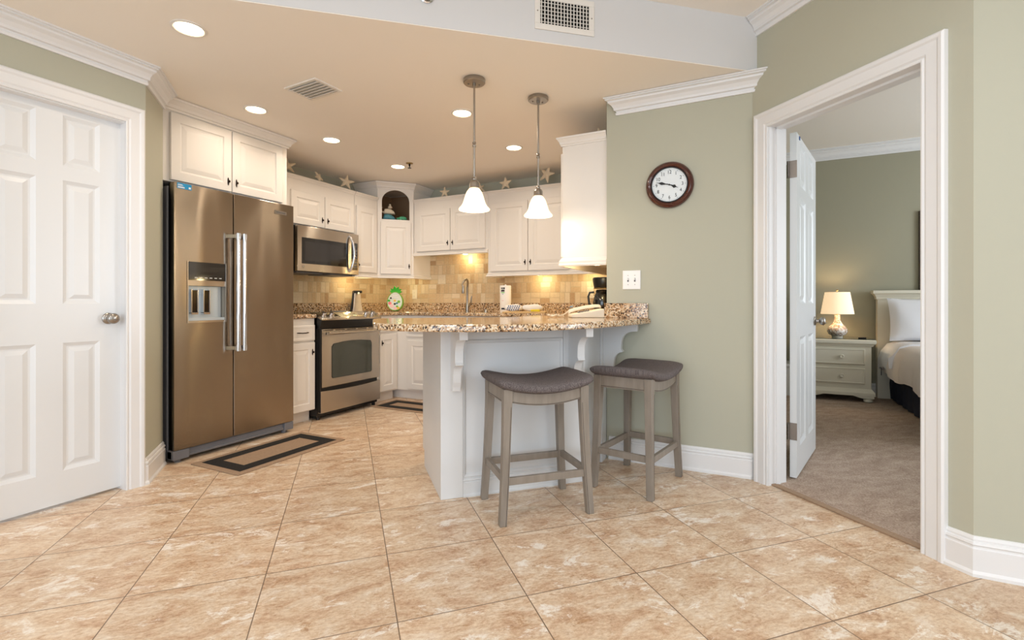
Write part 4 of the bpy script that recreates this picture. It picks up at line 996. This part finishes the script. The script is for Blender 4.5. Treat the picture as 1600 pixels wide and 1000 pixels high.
MB().tube([(0, -.115, .185), (.0, -.150, .182), (.0, -.162, .15), (0, -.155, .09), (0, -.12, .065)], .009, 10).build('carafe_handle', 'black', ca_, smooth=60)
MB().lathe([(.058, .193), (.05, .205), (0, .207)], (0, -.045, 0), 24).build('carafe_lid', 'black', ca_)

# telephone
t = thing('telephone', (-1.02, 3.20, CT), R(-62), 'cream corded desk telephone on the bar beside the granite upstand', 'telephone')
m = MB(); m.loft([[(x, -.11, z) for x, z in ((-.085, 0), (.085, 0), (.085, .022), (-.085, .022))], [(x, .11, z) for x, z in ((-.085, 0), (.085, 0), (.085, .060), (-.085, .060))]]); bs = m.build('base', 'ivory', t, bevel=.006)
tl = math.atan2(.038, .22)
m = MB(); mt_ = Matrix.Translation((.03, 0, .042)) @ Matrix.Rotation(tl, 4, 'X')
for i in range(3):
    for j in range(4): m.box(-.024+i*.02, -.010+i*.02, -.06+j*.02, -.047+j*.02, 0, .005, mt_)
m.build('keypad', 'dgrey', bs)
mt_ = Matrix.Translation((-.052, 0, .050)) @ Matrix.Rotation(tl, 4, 'X')
m = MB(); m.loft([[mt_ @ Vector((x, y, z+h)) for x, z in ((-.022, 0), (.022, 0), (.018, .022), (-.018, .022))] for y, h in ((-.115, -.010), (-.105, -.002), (-.07, .004), (.0, .007), (.07, .004), (.105, -.002), (.115, -.010))]); hs = m.build('handset', 'ivory', t, bevel=.006)
MB().lathe([(.012, .0), (.010, .004), (0, .005)], (0, 0, 0), 16, mt=mt_ @ Matrix.Translation((0, -.085, .036))).build('round_sticker', 'blue', hs)
pts = [(-.052, -.115, .035), (-.055, -.15, .012), (-.03, -.19, .008), (.02, -.20, .016), (.05, -.23, .008), (.02, -.26, .014), (-.03, -.24, .008), (-.06, -.20, .012), (-.08, -.14, .006)]
cw = catmull([Vector(p) for p in pts], 14)
coil = []
for k, p in enumerate(cw): coil.append(p+Vector((math.cos(k*1.9)*.005, 0, math.sin(k*1.9)*.004+.003)))
lab(MB().tube(coil, .0032, 6).build('cord', 'ivory', t, smooth=60), 'coiled handset cord')

# niche ornaments: local frame of the corner cabinet
CM = Matrix.Translation((-3.74, 4.19, 0)) @ Matrix.Rotation(R45, 4, 'Z')
def nl(x, y, z): return tuple(CM @ Vector((x, y, z)))
def whale(loc, s_, mt_, label, tail):
    t = thing('whale_figurine', loc, R45, label, 'figurine', 'stacked whale figurines')
    m = MB(); rings = []
    for k in range(11):
        u = k/10; x = (-.058+.116*u)*s_; h = (.012+.046*math.sin(math.pi*min(1, (u*.8+.2)))**.6)*s_ if 0 < k < 10 else .012*s_
        rings.append([(x, .026*s_*math.cos(a)*(.5 if k in (0, 10) else 1), max(0, h/2+h/2*math.sin(a))) for a in [2*math.pi*q/14 for q in range(14)]])
    b__ = m.loft(rings).build('body', mt_, t, smooth=60)
    if tail:
        MB().tube([(-.050*s_, 0, .016*s_), (-.072*s_, 0, .022*s_), (-.084*s_, 0, .045*s_), (-.080*s_, 0, .062*s_)], [.012*s_, .008*s_, .005*s_, .003*s_], 8).build('tail', mt_, t, smooth=60)
        MB().prism([(-.104*s_, .064*s_), (-.083*s_, .052*s_), (-.058*s_, .070*s_), (-.080*s_, .062*s_)], -.004, .004, 'xz').build('fluke', mt_, t)
    MB().sphere((.030*s_, -.026*s_, .026*s_), .003, .002, .003, 8).build('eye', 'ink', b__)
whale(nl(cx-.065, .10, zN0+.0035), 1.25, 'whale_b', 'teal whale figurine at the bottom of the niche stack', False)
whale(nl(cx-.065, .10, zN0+.0035+.0715), 1.1, 'whale_w', 'cream whale figurine with raised tail stacked on the teal one', True)
t = thing('small_figurine', nl(cx-.055, .10, zN0+.139), R45, 'tiny brown figurine on top of the cream whale in the niche', 'figurine')
MB().lathe([(.018, 0), (.026, .010), (.020, .024), (.010, .034), (.013, .044), (.006, .054)], n=16).build('body', 'whale_w', t, smooth=50); MB().sphere((0, 0, .058), .010).build('head', 'bronze', t, smooth=60)
t = thing('turtle_figurine', nl(cx+.085, .09, zN0+.0035), R45, 'mottled green turtle figurine on the right of the arched niche', 'figurine')
MB().sphere((0, 0, .026), .050, .036, .026, 20).build('shell', 'turtle', t, smooth=60); MB().sphere((-.056, -.005, .022), .018, .014, .014, 12).build('head', 'turtle', t, smooth=60)
for a in (-.03, .03):
    for b__ in (-.022, .022): MB().sphere((a, b__, .009), .014, .012, .009, 10).build('flipper', 'turtle', t, smooth=60)

# ------------------------------------------------------------------ starfish on top of the cabinets
def starfish(loc, rz, r_, twist, lean, label, zt=2.206):
    t = MB(); n = 5; rings = []
    def ring(sc, y):
        o = []
        for k in range(20):
            a = R(90+18*k+twist); c_ = k % 4
            rad = r_*(1.0 if c_ == 0 else .30 if c_ == 2 else .47)*sc
            if c_ == 0: rad *= 1+.12*math.sin(k*3.1+twist)
            o.append((rad*math.cos(a), y, rad*math.sin(a)))
        return o
    t.loft([ring(.90, .008), ring(1.0, .0), ring(.80, -.010), ring(.18, -.018)])
    zmin = min(v.co.z for v in t.bm.verts)
    mt_ = Matrix.Rotation(R(lean), 4, 'X')
    for v in t.bm.verts: v.co.z -= zmin
    for v in t.bm.verts: v.co = mt_ @ v.co
    zmin = min(v.co.z for v in t.bm.verts)
    for v in t.bm.verts: v.co.z -= zmin
    o = t.build('starfish', 'star', smooth=70, sub=1, loc=(loc[0], loc[1], zt), rot=rz)
    return tag(o, label, 'starfish', 'dried starfish on top of the wall cabinets')
starfish((-3.82, 3.09), R(60), .095, 8, -8, 'leftmost dried starfish, half hidden by the over-refrigerator cabinet')
starfish((-3.80, 3.45), R(100), .085, 30, -20, 'dried starfish above the microwave cabinet doors')
starfish((-3.81, 3.80), R(55), .105, -10, -10, 'dried starfish just left of the arched corner cabinet')
starfish((-3.08, 4.53), R(10), .085, 0, -6, 'dried starfish right of the arched corner cabinet')
starfish((-2.63, 4.56), R(55), .080, 14, -10, 'dried starfish half hidden behind the left pendant')
starfish((-2.32, 4.53), R(0), .105, 4, -6, 'dried starfish between the two pendant shades')
starfish((-1.86, 4.53), R(-15), .125, -22, -6, 'large dried starfish behind the right pendant rod')
starfish((-1.02, 3.55), R(30), .095, 10, -8, 'dried starfish on the cabinet at the clock wall edge')

# ------------------------------------------------------------------ mats
def mat(loc, rz, L, Wd_, label):
    t = thing('kitchen_mat', (loc[0], loc[1], 0), rz, label, 'mat', 'tan kitchen mats with black border')
    B(-L/2, L/2, -Wd_/2, Wd_/2, .0005, .007).build('pile', 'mato', t, bevel=.003)
    a, b__ = L/2-.045, Wd_/2-.045; c_, d_ = a-.085, b__-.085
    m = MB()
    for q in ((-a, a, -b__, -d_), (-a, a, d_, b__), (-a, -c_, -d_, d_), (c_, a, -d_, d_)): m.box(*q, .006, .0085)
    lab(m.build('border', 'matb', t), 'black woven border band')
mat((-3.0, 2.315), R(90), .86, .47, 'tan kitchen mat with black border in front of the refrigerator')
mat((-3.02, 3.92), 0, .80, .40, 'tan kitchen mat with black border at the sink, mostly behind the island')

# ------------------------------------------------------------------ bedroom
t = thing('nightstand', (.50, 6.12, .006), 0, 'cream two-drawer nightstand beside the bed, under the lamp', 'nightstand')
NW = .62
B(.02, NW-.02, .015, .42, .115, .585).build('body', 'cream', t, bevel=.003)
m = MB(); m.moulding([(.02, .42), (.02, .015), (NW-.02, .015), (NW-.02, .42)], [(0, .58), (.012, .58), (.02, .60), (.034, .606), (.038, .618), (.038, .642), (.03, .65), (0, .65)], 1); m.box(.0, NW, .0, .42, .60, .648)
m.build('top', 'cream', t)
lab(B(-.01, NW+.01, -.012, .43, .650, .656).build('glass_top', 'tint', t), 'dark glass sheet on top')
for z0, z1 in ((.39, .555), (.19, .355)):
    dd = MB().panel(.075, NW-.075, z0, z1, -.006, .014, [(0, .006), (.006, 0), (.014, 0), (.018, .003), (.022, .003)]).build('drawer', 'cream', t)
    MB().lathe([(.012, -.003), (.010, -.012), (.022, -.020), (.023, -.026), (.015, -.030), (.010, -.027), (0, -.027)], (NW/2+.03, 0, (z0+z1)/2), 24, 'y').build('knob', 'cream', dd, smooth=40)
m = MB(); m.moulding([(.02, .42), (.02, .015), (NW-.02, .015), (NW-.02, .42)], [(0, .07), (.030, .07), (.030, .10), (.018, .118), (.010, .13), (0, .14)], 1)
sk = [(.0, .07), (NW, .07), (NW, .045), (NW-.10, .045), (NW-.14, .055), (NW-.18, .068), (.18, .068), (.14, .055), (.10, .045), (0, .045)]
m.prism(sk, -.01, .015, 'xz'); m.build('plinth', 'cream', t)
for x in (.045, NW-.045):
    for y in (.035, .38): MB().lathe([(.030, 0), (.042, .012), (.042, .028), (.03, .045)], (x, y, 0), 20).build('foot', 'cream', t, smooth=40)
LX, LY = .83, 6.33; LZ = .6625
t = thing('table_lamp', (LX, LY, LZ), 0, 'lit table lamp with mother-of-pearl teardrop base on the nightstand', 'lamp')
MB().lathe([(.050, 0), (.052, .010), (.045, .014)], n=28).build('foot', 'cream', t, smooth=40)
MB().lathe([(.045, .014), (.078, .034), (.094, .062), (.092, .090), (.072, .122), (.046, .150), (.032, .178), (.026, .215), (.027, .245)], n=36).build('base', 'pearl', t, smooth=60)
MB().lathe([(.006, .245), (.006, .50), (.003, .505)], n=10).sphere((0, 0, .512), .010).build('stem', 'brass', t, smooth=40)
MB().lathe([(.155, .255), (.116, .492), (.114, .492), (.153, .255)], n=48, cap=False).build('lamp_shade', 'lshade', t, smooth=60)
l = bpy.data.lights.new('lamp_bulb', 'POINT'); l.energy = 5; l.color = (1, .75, .45); l.shadow_soft_size = .03
o = bpy.data.objects.new('lamp_bulb', l); COL.objects.link(o); o.location = (LX, LY, LZ+.40)
tag(MB().box(-.035, .035, -.02, .02, 0, .014).build('small_tray', 'black', bevel=.004, loc=(1.035, 6.22, LZ)), 'small black item on the right of the nightstand top', 'remote control')
# bed
t = thing('bed', (1.30, 6.40, .006), 0, 'cream panelled bed with white bedding and navy skirt beside the nightstand', 'bed')
hb = MB()
hb.box(-.085, .03, .08, .165, 0, 1.10); hb.box(1.50, 1.615, .08, .165, 0, 1.10); hb.box(.03, 1.50, .095, .155, .25, 1.10)
hbo = hb.build('headboard', 'cream', t, bevel=.004)
MB().moulding([(-.085, .165), (-.085, .08), (1.615, .08), (1.615, .165)], [(0, 1.07), (.01, 1.07), (.014, 1.095), (.03, 1.125), (.045, 1.135), (.045, 1.165), (0, 1.165)], 1).box(-.085, 1.615, .08, .165, 1.10, 1.165).build('cornice', 'cream', hbo)
for k in range(6): B(.06+k*.24, .28+k*.24, .088, .096, .30, .98).build('board', 'cream', hbo, bevel=.003)
for z_ in (.30, .45): B(-.055, -.048, .078, .081, z_-.05, z_+.05).build('slot', 'ink', hbo)
m = MB(); n = 40; top = []; bot = []
for k in range(n+1):
    y = .06-2.04*k/n; x = .035+.012*math.sin(k*1.7)+.006*math.sin(k*.9); top.append((.03, y, .34)); bot.append((x-.01, y, .012))
m.loft([top, [(p[0]-.015+.006*math.sin(i*1.7), p[1], .17) for i, p in enumerate(top)], bot], False, False, False)
m.box(.06, 1.5, -1.95, .06, .012, .33)
lab(m.build('bed_skirt', 'navy', t, smooth=60), 'navy pleated bed skirt')
B(.0, 1.53, -2.0, .07, .30, .50).build('mattress', 'linen', t, bevel=.03)
# draped cover: loft of cross-sections along y
rings = []; n = 30
for k in range(n+1):
    y = -.02-2.02*k/n; wv_ = .010*math.sin(k*.9)+.007*math.sin(k*2.1); lo = .285+.02*math.sin(k*.55)
    if k == 0: lo = .36
    rings.append([(-.070+wv_, y, lo), (-.078+wv_*1.3, y, lo+.10), (-.055+wv_*.6, y, .50), (-.01, y, .585), (.08, y, .615), (.76, y, .625+.004*math.sin(k)), (1.45, y, .615), (1.56, y, .55), (1.60, y, lo), (1.58, y, lo), (1.44, y, .57), (.76, y, .58), (.06, y, .56), (-.02, y, .50), (-.055, y, lo)])
lab(MB().loft(rings).build('coverlet', 'pink', t, smooth=70), 'beige draped coverlet')
rings = []
for k in range(9):
    y = .03-.50*k/8; wv_ = .012*math.sin(k*1.3); lo = .33+.06*(k/8)+.02*math.sin(k*2)
    rings.append([(-.086+wv_, y, lo), (-.092+wv_, y, lo+.1), (-.066, y, .52), (-.01, y, .602), (.08, y, .632), (.76, y, .645), (1.45, y, .632), (1.57, y, .55), (1.56, y, .55), (1.44, y, .60), (.76, y, .62), (.06, y, .60), (-.03, y, .51), (-.07, y, lo)])
lab(MB().loft(rings).build('turned_sheet', 'linen', t, smooth=70), 'white turned-down sheet')
def pillow(loc, rot, W_, H_, th_, label):
    bm = bmesh.new(); bmesh.ops.create_grid(bm, x_segments=16, y_segments=16, size=1)
    m = MB(); m.bm.free(); m.bm = bm
    top = {}
    vs = [v for v in bm.verts]
    ge = bmesh.ops.duplicate(bm, geom=bm.verts[:]+bm.edges[:]+bm.faces[:])
    dup = [g for g in ge['geom'] if isinstance(g, bmesh.types.BMVert)]
    for sgn, L_ in ((1, vs), (-1, dup)):
        for v in L_:
            x, y = v.co.x, v.co.y; e = max(0, (1-x**2))**.45*max(0, (1-y**2))**.45
            pin = 1-.07*(1-abs(x))*0-.05*(1-x*x)*abs(y)**3
            v.co = Vector((x*W_/2*(1-.05*(1-y*y)), y*H_/2*(1-.06*(1-x*x)), sgn*th_/2*e+.004*math.sin(7*x+3*y)*e))
    bmesh.ops.remove_doubles(bm, verts=bm.verts[:], dist=.001)
    o = m.build('pillow', 'linen', smooth=80); o.location = loc; o.rotation_euler = rot
    return tag(o, label, 'pillow', 'white pillows on the bed')
pillow((1.62, 6.34, .865), (R(76), 0, 0), .68, .46, .17, 'white pillow propped against the headboard nearest the nightstand')
pillow((2.34, 6.34, .865), (R(76), 0, 0), .68, .46, .17, 'white pillow on the far side of the bed, out of view behind the door jamb')
t = thing('framed_picture', (2.05, 6.599, 1.60), 0, 'dark framed picture on the bedroom wall above the bed', 'picture')
m = MB(); W2, H2 = .455, .42
for q in ((-W2, W2, -H2, -H2+.05), (-W2, W2, H2-.05, H2), (-W2, -W2+.05, -H2+.05, H2-.05), (W2-.05, W2, -H2+.05, H2-.05)): m.box(q[0], q[1], -.03, 0, q[2], q[3])
m.build('frame', 'pic', t, bevel=.004); B(-W2+.05, W2-.05, -.012, -.001, -H2+.05, H2-.05).build('canvas', 'art', t)
